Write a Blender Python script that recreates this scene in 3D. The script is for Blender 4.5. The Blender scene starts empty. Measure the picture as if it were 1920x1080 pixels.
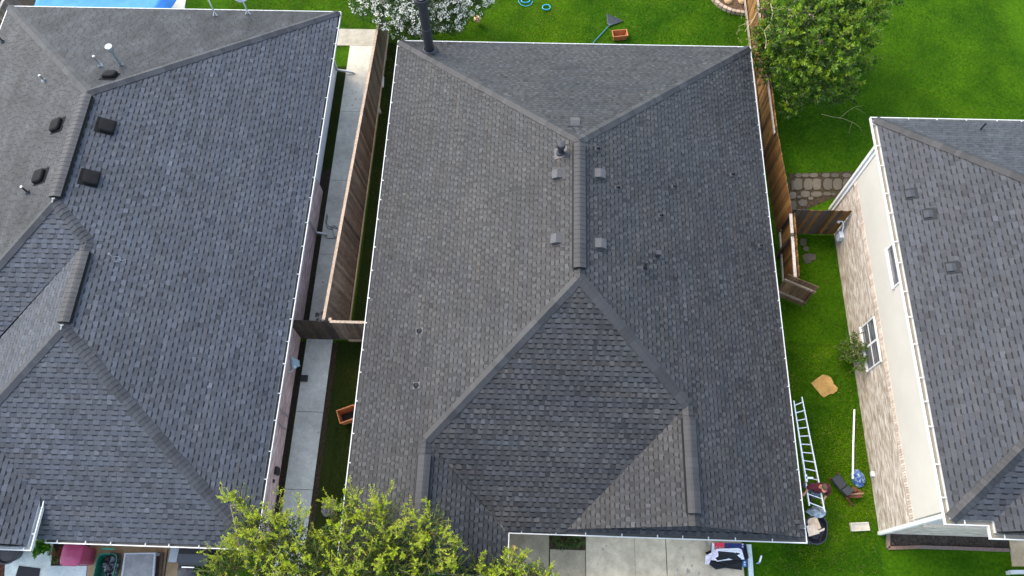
import bpy, bmesh, math, random
import numpy as np
from mathutils import Vector, Matrix

# ------------------------------------------------------------------ camera, sky, sun, exposure
S = bpy.context.scene
COL = S.collection
H = 26.0                                     # camera height above the lawns
F, CX, CY = 1455.634, 960.0, 540.0
TILT, YAW, ROLL = map(math.radians, (23.79757785, 3.43785737, -1.66826037))
R = Matrix.Rotation(YAW, 3, 'Z') @ Matrix.Rotation(TILT, 3, 'X') @ Matrix.Rotation(ROLL, 3, 'Z')
cam_d = bpy.data.cameras.new('camera'); cam = bpy.data.objects.new('camera', cam_d); COL.objects.link(cam)
cam_d.sensor_width = 36.0; cam_d.lens = F / 1920.0 * 36.0
cam_d.clip_start = 0.5; cam_d.clip_end = 2000.0
cam.matrix_world = Matrix.Translation((0, 0, H)) @ R.to_4x4()
S.camera = cam

SUN_EL, SUN_AZ = math.radians(50), math.radians(-55)      # hazy sun low in the north-west
W = bpy.data.worlds.new('World'); S.world = W; W.use_nodes = True
wn = W.node_tree.nodes; wl = W.node_tree.links
sky = wn.new('ShaderNodeTexSky'); sky.sky_type = 'NISHITA'; sky.sun_disc = False
sky.sun_elevation = SUN_EL; sky.sun_rotation = SUN_AZ % (2 * math.pi)
sky.air_density = 1.0; sky.dust_density = 1.5; sky.ozone_density = 1.0
hsv = wn.new('ShaderNodeHueSaturation'); hsv.inputs['Saturation'].default_value = .8        # hazy, greyish sky
wl.new(sky.outputs[0], hsv.inputs['Color']); wl.new(hsv.outputs[0], wn['Background'].inputs[0]); wn['Background'].inputs[1].default_value = 0.15
sd = bpy.data.lights.new('sun', 'SUN'); sun = bpy.data.objects.new('sun', sd); COL.objects.link(sun)
sd.energy = 0.5; sd.angle = math.radians(22); sd.color = (1.0, 0.80, 0.52)
sdir = Vector((math.sin(SUN_AZ) * math.cos(SUN_EL), math.cos(SUN_AZ) * math.cos(SUN_EL), math.sin(SUN_EL)))
sun.rotation_euler = sdir.to_track_quat('Z', 'Y').to_euler()
S.view_settings.view_transform = 'Standard'; S.view_settings.look = 'None'
S.view_settings.exposure = 2.3; S.view_settings.gamma = 1.0

rnd = random.Random(7)
U = rnd.uniform

# ------------------------------------------------------------------ measuring helpers (photo pixel -> place)
def ray(px, py):
    d = R @ Vector(((px - CX) / F, -(py - CY) / F, -1.0))
    return d.x / -d.z, d.y / -d.z
def at(px, py, z=0.0):
    a, b = ray(px, py); return Vector((a * (H - z), b * (H - z), z))
def on_wall_x(px, py, x):
    a, b = ray(px, py); k = x / a; return Vector((x, b * k, H - k))

# ------------------------------------------------------------------ objects
def thing(name, label, cat, loc=(0, 0, 0), group=None, kind=None):
    o = bpy.data.objects.new(name, None); COL.objects.link(o)
    o.location = loc; o.empty_display_size = 0.2
    o['label'] = label; o['category'] = cat
    if group: o['group'] = group
    if kind: o['kind'] = kind
    return o
def tag(o, label=None, cat=None, group=None, kind=None):
    if label: o['label'] = label
    if cat: o['category'] = cat
    if group: o['group'] = group
    if kind: o['kind'] = kind
    return o
def wloc(o):
    v = Vector((0, 0, 0))
    while o is not None: v += o.location; o = o.parent
    return v

class MB:
    """collects faces; build() links them as ONE mesh object"""
    def __init__(s): s.v = []; s.f = []; s.c = []; s.cur = (1, 1, 1)
    def face(s, pts, col=None):
        n = len(s.v); s.v.extend([(p[0], p[1], p[2]) for p in pts]); s.f.append(tuple(range(n, n + len(pts)))); s.c.append(col or s.cur)
    def grid(s, rows, close=False, col=None):
        n = len(s.v); m = len(rows[0])
        for r in rows: s.v.extend([(p[0], p[1], p[2]) for p in r])
        for i in range(len(rows) - 1):
            for j in range(m if close else m - 1):
                k = (j + 1) % m
                s.f.append((n + i * m + j, n + i * m + k, n + (i + 1) * m + k, n + (i + 1) * m + j)); s.c.append(col or s.cur)
    def box(s, x0, y0, z0, x1, y1, z1, col=None, M=None):
        p = [Vector((x, y, z)) for z in (z0, z1) for y in (y0, y1) for x in (x0, x1)]
        if M is not None: p = [M @ q for q in p]
        n = len(s.v); s.v.extend([tuple(q) for q in p])
        for f in ((0, 2, 3, 1), (4, 5, 7, 6), (0, 1, 5, 4), (2, 6, 7, 3), (0, 4, 6, 2), (1, 3, 7, 5)):
            s.f.append(tuple(n + i for i in f)); s.c.append(col or s.cur)
    def bar(s, a, b, w, t, up=(0, 0, 1), col=None):
        a = Vector(a); b = Vector(b); d = (b - a).normalized(); upv = Vector(up)
        sd_ = d.cross(upv)
        if sd_.length < 1e-4: sd_ = d.cross(Vector((1, 0, 0)))
        sd_.normalize(); u = sd_.cross(d)
        n = len(s.v)
        for q in (a, b):
            for i, j in ((-1, -1), (1, -1), (1, 1), (-1, 1)): s.v.append(tuple(q + sd_ * (i * w / 2) + u * (j * t / 2)))
        for f in ((3, 2, 1, 0), (4, 5, 6, 7), (0, 1, 5, 4), (1, 2, 6, 5), (2, 3, 7, 6), (3, 0, 4, 7)):
            s.f.append(tuple(n + i for i in f)); s.c.append(col or s.cur)
    def tube(s, pts, rad, seg=8, cap=True, col=None):
        pts = [Vector(p) for p in pts]
        if not isinstance(rad, (list, tuple)): rad = [rad] * len(pts)
        rows = []; prev = None
        for i, p in enumerate(pts):
            d = (pts[min(i + 1, len(pts) - 1)] - pts[max(i - 1, 0)]).normalized()
            a = prev if prev is not None else (Vector((0, 0, 1)) if abs(d.z) < .9 else Vector((1, 0, 0)))
            x = (a - d * a.dot(d))
            if x.length < 1e-5: x = d.orthogonal()
            x.normalize(); prev = x; y = d.cross(x)
            rows.append([p + (x * math.cos(2 * math.pi * k / seg) + y * math.sin(2 * math.pi * k / seg)) * rad[i] for k in range(seg)])
        s.grid(rows, True, col)
        if cap:
            s.face(rows[0][::-1], col); s.face(rows[-1], col)
    def lathe(s, c, prof, seg=16, M=None, col=None, sx=1, sy=1):
        rows = []
        for r_, z in prof:
            row = []
            for k in range(seg):
                q = Vector((r_ * sx * math.cos(2 * math.pi * k / seg), r_ * sy * math.sin(2 * math.pi * k / seg), z))
                if M is not None: q = M @ q
                row.append(q + Vector(c))
            rows.append(row)
        s.grid(rows, True, col)
    def prism(s, poly, z0, z1, col=None):
        b = [(p[0], p[1], z0) for p in poly]; t = [(p[0], p[1], z1) for p in poly]
        s.face(t, col); s.face(b[::-1], col)
        for i in range(len(poly)):
            j = (i + 1) % len(poly); s.face([b[i], b[j], t[j], t[i]], col)
    def build(s, name, mat, parent=None, smooth=False, local=False):
        me = bpy.data.meshes.new(name)
        off = wloc(parent) if (parent is not None and not local) else Vector((0, 0, 0))
        v = s.v if off.length == 0 else [(p[0] - off.x, p[1] - off.y, p[2] - off.z) for p in s.v]
        me.from_pydata(v, [], s.f)
        at_ = me.color_attributes.new('Col', 'FLOAT_COLOR', 'CORNER')
        cnt = np.fromiter((len(f) for f in s.f), int, len(s.f))
        c = np.ones((len(s.f), 4), np.float32); c[:, :3] = np.array(s.c, np.float32)
        at_.data.foreach_set('color', np.repeat(c, cnt, 0).ravel())
        if smooth: me.polygons.foreach_set('use_smooth', [True] * len(me.polygons))
        me.materials.append(mat); me.update()
        o = bpy.data.objects.new(name, me); COL.objects.link(o)
        if parent is not None: o.parent = parent
        return o
def copy_tree(o, parent=None):
    c = o.copy(); COL.objects.link(c)
    if parent is not None: c.parent = parent
    for ch in [q for q in o.children]: copy_tree(ch, c)
    return c

# ------------------------------------------------------------------ materials
def mat(name, base=(.5, .5, .5), rough=.7, spec=.4, col=False, noise=(), bump=None, metal=0.0, sub=None):
    """noise: list of (scale, lo, hi, detail, stretch) multipliers in object space; bump (scale, strength, distance)"""
    m = bpy.data.materials.new(name); m.use_nodes = True
    nt = m.node_tree; b = nt.nodes['Principled BSDF']; L = nt.links
    b.inputs['Roughness'].default_value = rough; b.inputs['Specular IOR Level'].default_value = spec; b.inputs['Metallic'].default_value = metal
    rgb = nt.nodes.new('ShaderNodeRGB'); rgb.outputs[0].default_value = (*base, 1); cur = rgb.outputs[0]
    def mul(a, bb):
        x = nt.nodes.new('ShaderNodeMix'); x.data_type = 'RGBA'; x.blend_type = 'MULTIPLY'; x.inputs[0].default_value = 1
        L.new(a, x.inputs[6]); L.new(bb, x.inputs[7]); return x.outputs[2]
    if col:
        a = nt.nodes.new('ShaderNodeAttribute'); a.attribute_name = 'Col'; cur = mul(cur, a.outputs['Color'])
    if noise or bump:
        g = nt.nodes.new('ShaderNodeNewGeometry')
    for n_ in noise:
        sc, lo, hi, det = n_[:4]; st = n_[4] if len(n_) > 4 else (1, 1, 1)
        mp = nt.nodes.new('ShaderNodeMapping'); mp.inputs['Scale'].default_value = st; L.new(g.outputs['Position'], mp.inputs[0])
        nz = nt.nodes.new('ShaderNodeTexNoise'); nz.inputs['Scale'].default_value = sc; nz.inputs['Detail'].default_value = det; nz.inputs['Roughness'].default_value = .6
        L.new(mp.outputs[0], nz.inputs[0])
        r_ = nt.nodes.new('ShaderNodeValToRGB'); r_.color_ramp.elements[0].position = .3; r_.color_ramp.elements[1].position = .7
        lo = lo if isinstance(lo, tuple) else (lo,) * 3; hi = hi if isinstance(hi, tuple) else (hi,) * 3
        r_.color_ramp.elements[0].color = (*lo, 1); r_.color_ramp.elements[1].color = (*hi, 1)
        L.new(nz.outputs[0], r_.inputs[0]); cur = mul(cur, r_.outputs[0])
    L.new(cur, b.inputs['Base Color'])
    if bump:
        nz = nt.nodes.new('ShaderNodeTexNoise'); nz.inputs['Scale'].default_value = bump[0]; nz.inputs['Detail'].default_value = 4
        L.new(g.outputs['Position'], nz.inputs[0])
        bp = nt.nodes.new('ShaderNodeBump'); bp.inputs['Strength'].default_value = bump[1]; bp.inputs['Distance'].default_value = bump[2]
        L.new(nz.outputs[0], bp.inputs['Height']); L.new(bp.outputs[0], b.inputs['Normal'])
    if sub:
        b.inputs['Subsurface Weight'].default_value = sub
    return m
def leafmat(name, base, rough=.5):
    m = mat(name, base, rough, .35, col=True); nt = m.node_tree; b = nt.nodes['Principled BSDF']
    t = nt.nodes.new('ShaderNodeBsdfTranslucent'); mx = nt.nodes.new('ShaderNodeMixShader'); mx.inputs[0].default_value = .3
    src = b.inputs['Base Color'].links[0].from_socket
    nt.links.new(src, t.inputs[0]); nt.links.new(b.outputs[0], mx.inputs[1]); nt.links.new(t.outputs[0], mx.inputs[2])
    nt.links.new(mx.outputs[0], nt.nodes['Material Output'].inputs[0]); return m

M = {}
M['shingle_c'] = mat('shingle_weathered_grey', (.0365, .0366, .0360), .55, .15, True, [(55, .7, 1.3, 4), (.45, (.84, .84, .86), (1.14, 1.13, 1.09), 6), (2.4, .9, 1.08, 5)], (120, .5, .004))
M['shingle_l'] = mat('shingle_slate_blue', (.049, .053, .059), .62, .25, True, [(55, .75, 1.25, 4), (.35, .84, 1.13, 6), (2.2, .92, 1.07, 5)], (120, .5, .004))
M['shingle_r'] = mat('shingle_pewter', (.038, .040, .043), .62, .25, True, [(55, .75, 1.25, 4), (.4, .9, 1.1, 4)], (120, .5, .004))
M['shingle_ln'] = mat('shingle_stained', (.031, .032, .034), .60, .25, True, [(55, .75, 1.25, 4), (1.3, .25, 1.3, 7, (1.2, .6, 1)), (2.6, .7, 1.15, 5, (1.5, .5, 1)), (6, .8, 1.15, 4)], (120, .5, .004))
M['cap'] = mat('cap_shingle', (.0195, .0193, .0190), .65, .5, True, [(55, .75, 1.25, 4)], (120, .5, .004))
M['white'] = mat('white_painted_metal', (.50, .50, .46), .35, .5, noise=[(3, .9, 1.04, 4)])
M['gutter'] = mat('gutter_inside', (.54, .54, .50), .4, .5, True, noise=[(2.5, .9, 1.04, 4)])
M['trim'] = mat('white_trim', (.62, .61, .57), .5, .4, noise=[(4, .92, 1.03, 4)])
M['black_metal'] = mat('black_metal', (.018, .018, .02), .5, .5, noise=[(20, .8, 1.3, 3)])
M['vent_grey'] = mat('vent_grey_metal', (.058, .058, .057), .6, .3, True, noise=[(12, .85, 1.1, 3)])
M['vent_pale'] = mat('vent_weathered_grey', (.040, .043, .046), .7, .2, True, noise=[(12, .85, 1.1, 3)])
M['galv_dull'] = mat('dull_grey_metal', (.16, .17, .17), .6, .3)
M['galv'] = mat('galvanised_steel', (.32, .33, .33), .5, .6, metal=.75, noise=[(15, .75, 1.1, 3)])
M['rubber'] = mat('rubber_boot', (.03, .03, .032), .6, .4)
M['lead'] = mat('flashing_pale', (.10, .096, .084), .6, .4, noise=[(25, .7, 1.2, 3)])
M['wood'] = mat('weathered_fence_wood', (1, 1, 1), .8, .25, True, [(7, .55, 1.25, 5, (3, 3, .35)), (1.2, .8, 1.15, 3)])
M['concrete'] = mat('concrete', (.60, .58, .51), .85, .3, True, [(.9, .74, 1.1, 6), (5, .85, 1.08, 6), (22, .85, 1.1, 4)], (60, .25, .004))
M['drive'] = mat('driveway_concrete', (.52, .43, .29), .85, .3, True, [(.8, .78, 1.1, 6), (3.2, .82, 1.08, 6), (40, .82, 1.1, 3)], (60, .25, .004))
M['soil'] = mat('soil_mulch', (.045, .034, .025), .95, .2, True, [(14, .35, 1.7, 6), (60, .6, 1.3, 3)], (25, 1, .03))
M['lawn'] = mat('lawn_ground', (.026, .080, .0015), .95, .05, noise=[(.55, (.6, .68, .6), (1.7, 1.32, 1.1), 6), (9, .65, 1.3, 5), (50, .5, 1.4, 4)], bump=(40, 1, .02))
M['lawn_shade'] = mat('thin_shaded_grass', (.016, .026, .005), .95, .05, noise=[(1.3, (.7, .9, .7), (1.5, 1.1, 1.2), 6), (30, .5, 1.5, 4)], bump=(40, 1, .02))  # sparse grass with the alley's shade mixed into its colour
M['bark'] = mat('grey_brown_bark', (.26, .20, .14), .85, .2, True, [(9, .6, 1.2, 5, (2, 2, .5))])
M['leaf'] = leafmat('leaf', (1, 1, 1), .45)
M['blade'] = leafmat('grass_blade', (1, 1, 1), .7); M['blade'].node_tree.nodes['Principled BSDF'].inputs['Specular IOR Level'].default_value = .1
M['petal'] = leafmat('petal', (1, 1, 1), .6)
M['blue_tarp'] = mat('blue_tarpaulin', (.06, .24, .60), .65, .25, noise=[(2, .85, 1.1, 4)])
M['plain'] = mat('coloured_plastic', (1, 1, 1), .4, .45, True, [(14, .85, 1.1, 3)])
M['matte'] = mat('matte_coloured', (1, 1, 1), .8, .25, True, [(18, .75, 1.15, 4)])
M['glass'] = mat('window_glass', (.02, .025, .03), .05, .6)
M['alu'] = mat('aluminium', (.72, .73, .73), .35, .6, metal=.5)
M['skin'] = mat('skin', (.38, .19, .12), .55, .4)
M['shirt'] = mat('maroon_cotton', (.075, .012, .018), .85, .2, noise=[(12, .7, 1.25, 4)], bump=(14, .6, .02))
M['denim'] = mat('denim', (.10, .14, .20), .85, .2, noise=[(30, .7, 1.2, 3)])

def brickmat(name, c1, c2, mortar, vert_axis_swap):
    m = bpy.data.materials.new(name); m.use_nodes = True; nt = m.node_tree; L = nt.links; b = nt.nodes['Principled BSDF']
    b.inputs['Roughness'].default_value = .85; b.inputs['Specular IOR Level'].default_value = .25
    g = nt.nodes.new('ShaderNodeNewGeometry'); sx = nt.nodes.new('ShaderNodeSeparateXYZ'); L.new(g.outputs['Position'], sx.inputs[0])
    ad = nt.nodes.new('ShaderNodeMath'); ad.operation = 'ADD'; L.new(sx.outputs[0], ad.inputs[0]); L.new(sx.outputs[1], ad.inputs[1])
    cb = nt.nodes.new('ShaderNodeCombineXYZ'); L.new(ad.outputs[0], cb.inputs[0]); L.new(sx.outputs[2], cb.inputs[1])
    br = nt.nodes.new('ShaderNodeTexBrick'); L.new(cb.outputs[0], br.inputs[0])
    br.inputs['Scale'].default_value = 1; br.inputs['Brick Width'].default_value = .21; br.inputs['Row Height'].default_value = .075
    br.inputs['Mortar Size'].default_value = .006; br.inputs['Bias'].default_value = -.35; br.inputs['Color1'].default_value = (*c1, 1); br.inputs['Color2'].default_value = (*c2, 1); br.inputs['Mortar'].default_value = (*mortar, 1)
    nz = nt.nodes.new('ShaderNodeTexNoise'); nz.inputs['Scale'].default_value = 2.2; nz.inputs['Detail'].default_value = 5; mpg = nt.nodes.new('ShaderNodeMapping'); mpg.inputs['Scale'].default_value = (1.3, 1.3, 6.5); L.new(g.outputs['Position'], mpg.inputs[0]); L.new(mpg.outputs[0], nz.inputs[0])
    rp = nt.nodes.new('ShaderNodeValToRGB'); rp.color_ramp.elements[0].position = .35; rp.color_ramp.elements[1].position = .7
    rp.color_ramp.elements[0].color = (.58, .51, .44, 1); rp.color_ramp.elements[1].color = (1.15, 1.15, 1.15, 1); L.new(nz.outputs[0], rp.inputs[0])
    mx = nt.nodes.new('ShaderNodeMix'); mx.data_type = 'RGBA'; mx.blend_type = 'MULTIPLY'; mx.inputs[0].default_value = 1
    L.new(br.outputs[0], mx.inputs[6]); L.new(rp.outputs[0], mx.inputs[7]); L.new(mx.outputs[2], b.inputs['Base Color'])
    bp = nt.nodes.new('ShaderNodeBump'); bp.inputs['Strength'].default_value = .6; bp.inputs['Distance'].default_value = .01
    iv = nt.nodes.new('ShaderNodeMath'); iv.operation = 'SUBTRACT'; iv.inputs[0].default_value = 1; L.new(br.outputs['Fac'], iv.inputs[1]); L.new(iv.outputs[0], bp.inputs['Height'])
    L.new(bp.outputs[0], b.inputs['Normal']); return m
M['brick_pink'] = brickmat('pink_brick', (.74, .58, .57), (.62, .47, .46), (.66, .58, .56), 0)
M['brick_tan'] = brickmat('whitewashed_tan_brick', (.54, .50, .43), (.28, .215, .145), (.45, .42, .36), 0)
M['siding'] = mat('white_lap_siding', (.82, .85, .86), .5, .4, noise=[(2, .93, 1.04, 4)])
M['cream'] = mat('cream_painted_board', (.47, .44, .37), .6, .35, noise=[(1.2, .95, 1.03, 4)])

# ------------------------------------------------------------------ ground sheet
g = MB(); g.face([(-400, -400, 0), (400, -400, 0), (400, 400, 0), (-400, 400, 0)])
tag(g.build('ground', M['lawn']), 'green lawn running around and behind the three houses', 'lawn', kind='structure')

# ------------------------------------------------------------------ shingled roofs
def clip(poly, a, b):
    """keep the side of the directed line a->b that lies on its left"""
    out = []; n = len(poly); dx, dy = b[0] - a[0], b[1] - a[1]
    d = [dx * (p[1] - a[1]) - dy * (p[0] - a[0]) for p in poly]
    for i in range(n):
        j = (i + 1) % n; p, q = poly[i], poly[j]
        if d[i] >= 0: out.append(p)
        if (d[i] >= 0) != (d[j] >= 0):
            t = d[i] / (d[i] - d[j]); out.append((p[0] + (q[0] - p[0]) * t, p[1] + (q[1] - p[1]) * t))
    return out
EXPO = .147
def shingle_plane(mb, pieces3, seed, tone, contrast=1.0, light=.0, wmin=.10, wmax=.19, band=.04):
    """courses of laminated shingle tabs on one roof plane; pieces3 = convex 3-D polygons in that plane"""
    r = random.Random(seed)
    P = [[Vector(p) for p in q] for q in pieces3]
    q0 = P[0]; n = Vector((0, 0, 0))
    for i in range(len(q0)): n += q0[i].cross(q0[(i + 1) % len(q0)])
    n.normalize()
    if n.z < 0: n = -n
    e = Vector((0, 0, 1)).cross(n)
    e.normalize(); up = n.cross(e)
    if up.z < 0: up = -up; e = -e
    o = q0[0]
    base = sum((p.z for q in P for p in q)) * 0 + min((p - o).dot(up) for q in P for p in q)
    pcs = []
    for q in P:
        w = [((p - o).dot(e), (p - o).dot(up) - base) for p in q]
        ar = sum(w[i][0] * w[(i + 1) % len(w)][1] - w[(i + 1) % len(w)][0] * w[i][1] for i in range(len(w)))
        if ar < 0: w = w[::-1]
        pcs.append(w)
        # the deck itself, just under the tabs
        mb.face([p - n * .012 for p in (q if True else q)], (tone[0] * .5, tone[1] * .5, tone[2] * .5))
    u0 = min(p[0] for w in pcs for p in w); u1 = max(p[0] for w in pcs for p in w)
    v1 = max(p[1] for w in pcs for p in w)
    def X(u, v, h): return o + e * u + up * (v + base) + n * h
    def emit(rect, h0, h1, va, vb, col):
        for w in pcs:
            pl = rect
            for i in range(len(w)):
                pl = clip(pl, w[i], w[(i + 1) % len(w)])
                if len(pl) < 3: break
            if len(pl) < 3: continue
            mb.face([X(p[0], p[1], h0 + (h1 - h0) * (p[1] - va) / (vb - va)) for p in pl], col)
    nc = int(v1 / EXPO) + 1
    for i in range(nc):
        va, vb = i * EXPO, (i + 1) * EXPO
        # which part of this course is inside at all
        lo, hi = 1e9, -1e9
        for w in pcs:
            pl = clip(clip(w, (0, va), (1, va)), (1, vb), (0, vb))
            if len(pl) >= 3: lo = min(lo, min(p[0] for p in pl)); hi = max(hi, max(p[0] for p in pl))
        if lo > hi: continue
        u = lo - r.uniform(0, .5); tooth = r.random() < .5; left = 0; st = (1, 1, 1)
        while u < hi:
            if left <= 0:
                left = .95; k = 1 + r.gauss(0, .05) * contrast; hue = r.gauss(0, .018) * contrast
                st = (k * (1 + hue), k, k * (1 - hue))
            w_ = r.uniform(wmin, wmax) if tooth else r.uniform(wmin * .8, wmax * 1.15)
            ub = u + w_; left -= w_
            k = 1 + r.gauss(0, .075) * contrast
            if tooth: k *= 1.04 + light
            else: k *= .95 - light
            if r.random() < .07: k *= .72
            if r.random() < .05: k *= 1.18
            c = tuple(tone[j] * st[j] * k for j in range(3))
            if ub > lo:
                if tooth:
                    emit([(u, va), (ub, va), (ub, vb), (u, vb)], .017, .005, va, vb, c)
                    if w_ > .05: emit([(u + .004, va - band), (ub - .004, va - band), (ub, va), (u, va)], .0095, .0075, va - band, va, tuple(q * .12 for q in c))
                    a, b = max(u, lo), min(ub, hi)
                    if b - a > .02:
                        inside = any(all((w[(j + 1) % len(w)][0] - w[j][0]) * (va + .004 - w[j][1]) - (w[(j + 1) % len(w)][1] - w[j][1]) * ((a + b) / 2 - w[j][0]) >= 0 for j in range(len(w))) for w in pcs)
                        if inside:
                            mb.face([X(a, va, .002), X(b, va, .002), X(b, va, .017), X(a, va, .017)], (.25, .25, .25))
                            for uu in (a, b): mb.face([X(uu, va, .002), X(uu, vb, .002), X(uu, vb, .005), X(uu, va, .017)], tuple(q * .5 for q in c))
                else:
                    emit([(u, va), (ub, va), (ub, vb), (u, vb)], .009, .003, va, vb, c)
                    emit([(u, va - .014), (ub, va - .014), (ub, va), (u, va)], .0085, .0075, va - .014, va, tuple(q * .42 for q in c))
            u = ub; tooth = not tooth
def caps(name, a, b, na, nb, parent, tone=(1, 1, 1), w=.17, lift=.03, piece=.15, seed=1, m=None):
    """overlapping hip or ridge cap shingles from low end a to high end b; na, nb = the two slopes' normals"""
    r = random.Random(seed); a = Vector(a); b = Vector(b); d = b - a; Ln = d.length; d.normalize()
    mb = MB(); n = int(Ln / piece); cen = (Vector(na) + Vector(nb)).normalized()
    sides = []
    for nn in (Vector(na), Vector(nb)):
        s = d.cross(nn).normalized()
        sides.append(s)
    mid = (sides[0] + sides[1]).dot(Vector(na) + Vector(nb))
    s0 = sides[0]; s1 = -sides[1]
    if s0.z > 0: s0 = -s0
    if s1.z > 0: s1 = -s1
    run = 0
    for i in range(n + 1):
        p = a + d * (i * piece); q = a + d * min((i + 1) * piece + .05, Ln)
        if run <= 0: kk = 1 + r.gauss(0, .20); run = r.choice((1, 1, 2, 3)); 
        if r.random() < .14: kk = .55
        run -= 1
        c = tuple(t * kk * (1 + r.gauss(0, .02)) for t in tone)
        l0 = lift + .018; l1 = lift
        ww = w * (1 + r.gauss(0, .03))
        e0 = [p + s0 * ww + cen * (l0 - .012), p + s0 * .05 + cen * (l0 + .004), p + cen * (l0 + .012), p + s1 * .05 + cen * (l0 + .004), p + s1 * ww + cen * (l0 - .012)]
        e1 = [q + s0 * ww + cen * (l1 - .012), q + s0 * .05 + cen * (l1 + .004), q + cen * (l1 + .012), q + s1 * .05 + cen * (l1 + .004), q + s1 * ww + cen * (l1 - .012)]
        mb.grid([e0, e1], False, c)
        low = [v - cen * .03 for v in e0]; mb.grid([low, e0], False, (.3, .3, .3))
        for k in (0, 4): mb.face([e0[k], e1[k], e1[k] - cen * .03, e0[k] - cen * .03], tuple(t * .5 for t in c))
    return mb.build(name, m or M['cap'], parent)
def ridge_vent(a, b, parent, tone, seed=3, w=.165):
    """raised ridge vent with cap shingles over it and dark louvred sides"""
    a = Vector(a); b = Vector(b); d = (b - a).normalized(); s = d.cross(Vector((0, 0, 1))).normalized(); z = Vector((0, 0, 1)); Ln = (b - a).length
    mb = MB()
    for sg in (1, -1):
        mb.face([a + s * sg * w - z * .10, b + s * sg * w - z * .10, b + s * sg * w + z * .01, a + s * sg * w + z * .01], (.12, .12, .12))
        mb.face([a + s * sg * (w + .055) - z * .075, b + s * sg * (w + .055) - z * .075, b + s * sg * w - z * .08, a + s * sg * w - z * .08], (.12, .12, .12))
    for e_ in (a, b): mb.face([e_ - s * w - z * .1, e_ + s * w - z * .1, e_ + s * w, e_ + z * .055, e_ - s * w], (.12, .12, .12))
    o = mb.build('ridge_vent', M['cap'], parent)
    m2 = MB(); r = random.Random(seed); n = int(Ln / .15); kk = 1; run = 0
    for i in range(n + 1):
        p = a + d * (i * .15); q = a + d * min((i + 1) * .15 + .04, Ln)
        if run <= 0: kk = 1 + r.gauss(0, .13); run = r.choice((1, 2, 3))
        if r.random() < .08: kk = .7
        run -= 1; c = tuple(t * kk for t in tone)
        def row(x, l): return [x - s * (w + .012) + z * (.008 + l), x - s * .06 + z * (.05 + l), x + z * (.062 + l), x + s * .06 + z * (.05 + l), x + s * (w + .012) + z * (.008 + l)]
        m2.grid([row(p, .012), row(q, .002)], False, c); m2.grid([row(p, -.006), row(p, .012)], False, (.3, .3, .3))
    m2.build('cap_shingles', M['cap'], o); return o
def gutter(pts, parent, zt, gap=.85, seed=1, wdt=.125, clean=False, straps=True):
    """white K-style gutter following outer-lip plan points (house to the LEFT of travel); zt = lip height"""
    r = random.Random(seed); mb = MB(); P = [Vector((p[0], p[1], 0)) for p in pts]; n = len(P); Z = Vector((0, 0, 1))
    nor = []
    for i in range(n - 1):
        d = (P[i + 1] - P[i]).normalized(); nor.append(Vector((-d.y, d.x, 0)))
    def off(i, w):
        if i == 0: return P[0] + nor[0] * w
        if i == n - 1: return P[-1] + nor[-1] * w
        a, b = nor[i - 1], nor[i]; mth = (a + b); k = w / (1 + a.dot(b)); return P[i] + mth * k
    wh = (1, 1, 1); dk = clean if isinstance(clean, tuple) else ((.13, .12, .10) if not clean else (.75, .76, .77))
    prof = [(.002, -.11, wh), (-.0, -.002, wh), (.0, .0, wh), (.026, .0, wh), (.026, -.02, wh), (.03, -.075, dk), (wdt - .004, -.075, dk), (wdt, .015, wh)]
    for k in range(len(prof) - 1):
        a, b = prof[k], prof[k + 1]
        rows = [[off(i, a[0]) + Z * (zt + a[1]) for i in range(n)], [off(i, b[0]) + Z * (zt + b[1]) for i in range(n)]]
        c = b[2] if k not in (5,) else dk
        if k == 4: c = tuple(.4 + .6 * q for q in dk)
        mb.grid(rows, False, c)
    for i in (0, n - 1):
        mb.face([off(i, 0) + Z * (zt - .11), off(i, wdt) + Z * (zt - .11), off(i, wdt) + Z * zt, off(i, 0) + Z * zt])
    mb.grid([[off(i, .002) + Z * (zt - .11) for i in range(n)], [off(i, wdt) + Z * (zt - .11) for i in range(n)]])
    o = mb.build('gutter', M['gutter'], parent)
    if straps:
        for i in range(n - 1):
            Ls = (P[i + 1] - P[i]).length; d = (P[i + 1] - P[i]).normalized(); s = r.uniform(.25, .5)
            while s < Ls - .15:
                q = P[i] + d * s; b = MB(); b.bar(q + nor[i] * .01 + Z * (zt + .008), q + nor[i] * (wdt + .015) + Z * (zt + .028), .03, .012)
                b.build('gutter_strap', M['white'], o); s += gap * r.uniform(.8, 1.25)
    return o
def wall_box(mb, pts, z0, z1):
    for i in range(len(pts)):
        a, b = pts[i], pts[(i + 1) % len(pts)]; mb.face([(a[0], a[1], z0), (b[0], b[1], z0), (b[0], b[1], z1), (a[0], a[1], z1)])
def inset_rect(poly, d):
    """inset a rectilinear CCW polygon"""
    n = len(poly); out = []
    for i in range(n):
        p0, p, p1 = Vector(poly[i - 1]), Vector(poly[i]), Vector(poly[(i + 1) % n])
        a = (p - p0).normalized(); b = (p1 - p).normalized(); na = Vector((-a.y, a.x)); nb = Vector((-b.y, b.x))
        q = p + (na + nb) * (d / (1 + na.dot(nb))); out.append((q.x, q.y))
    return out

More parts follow.
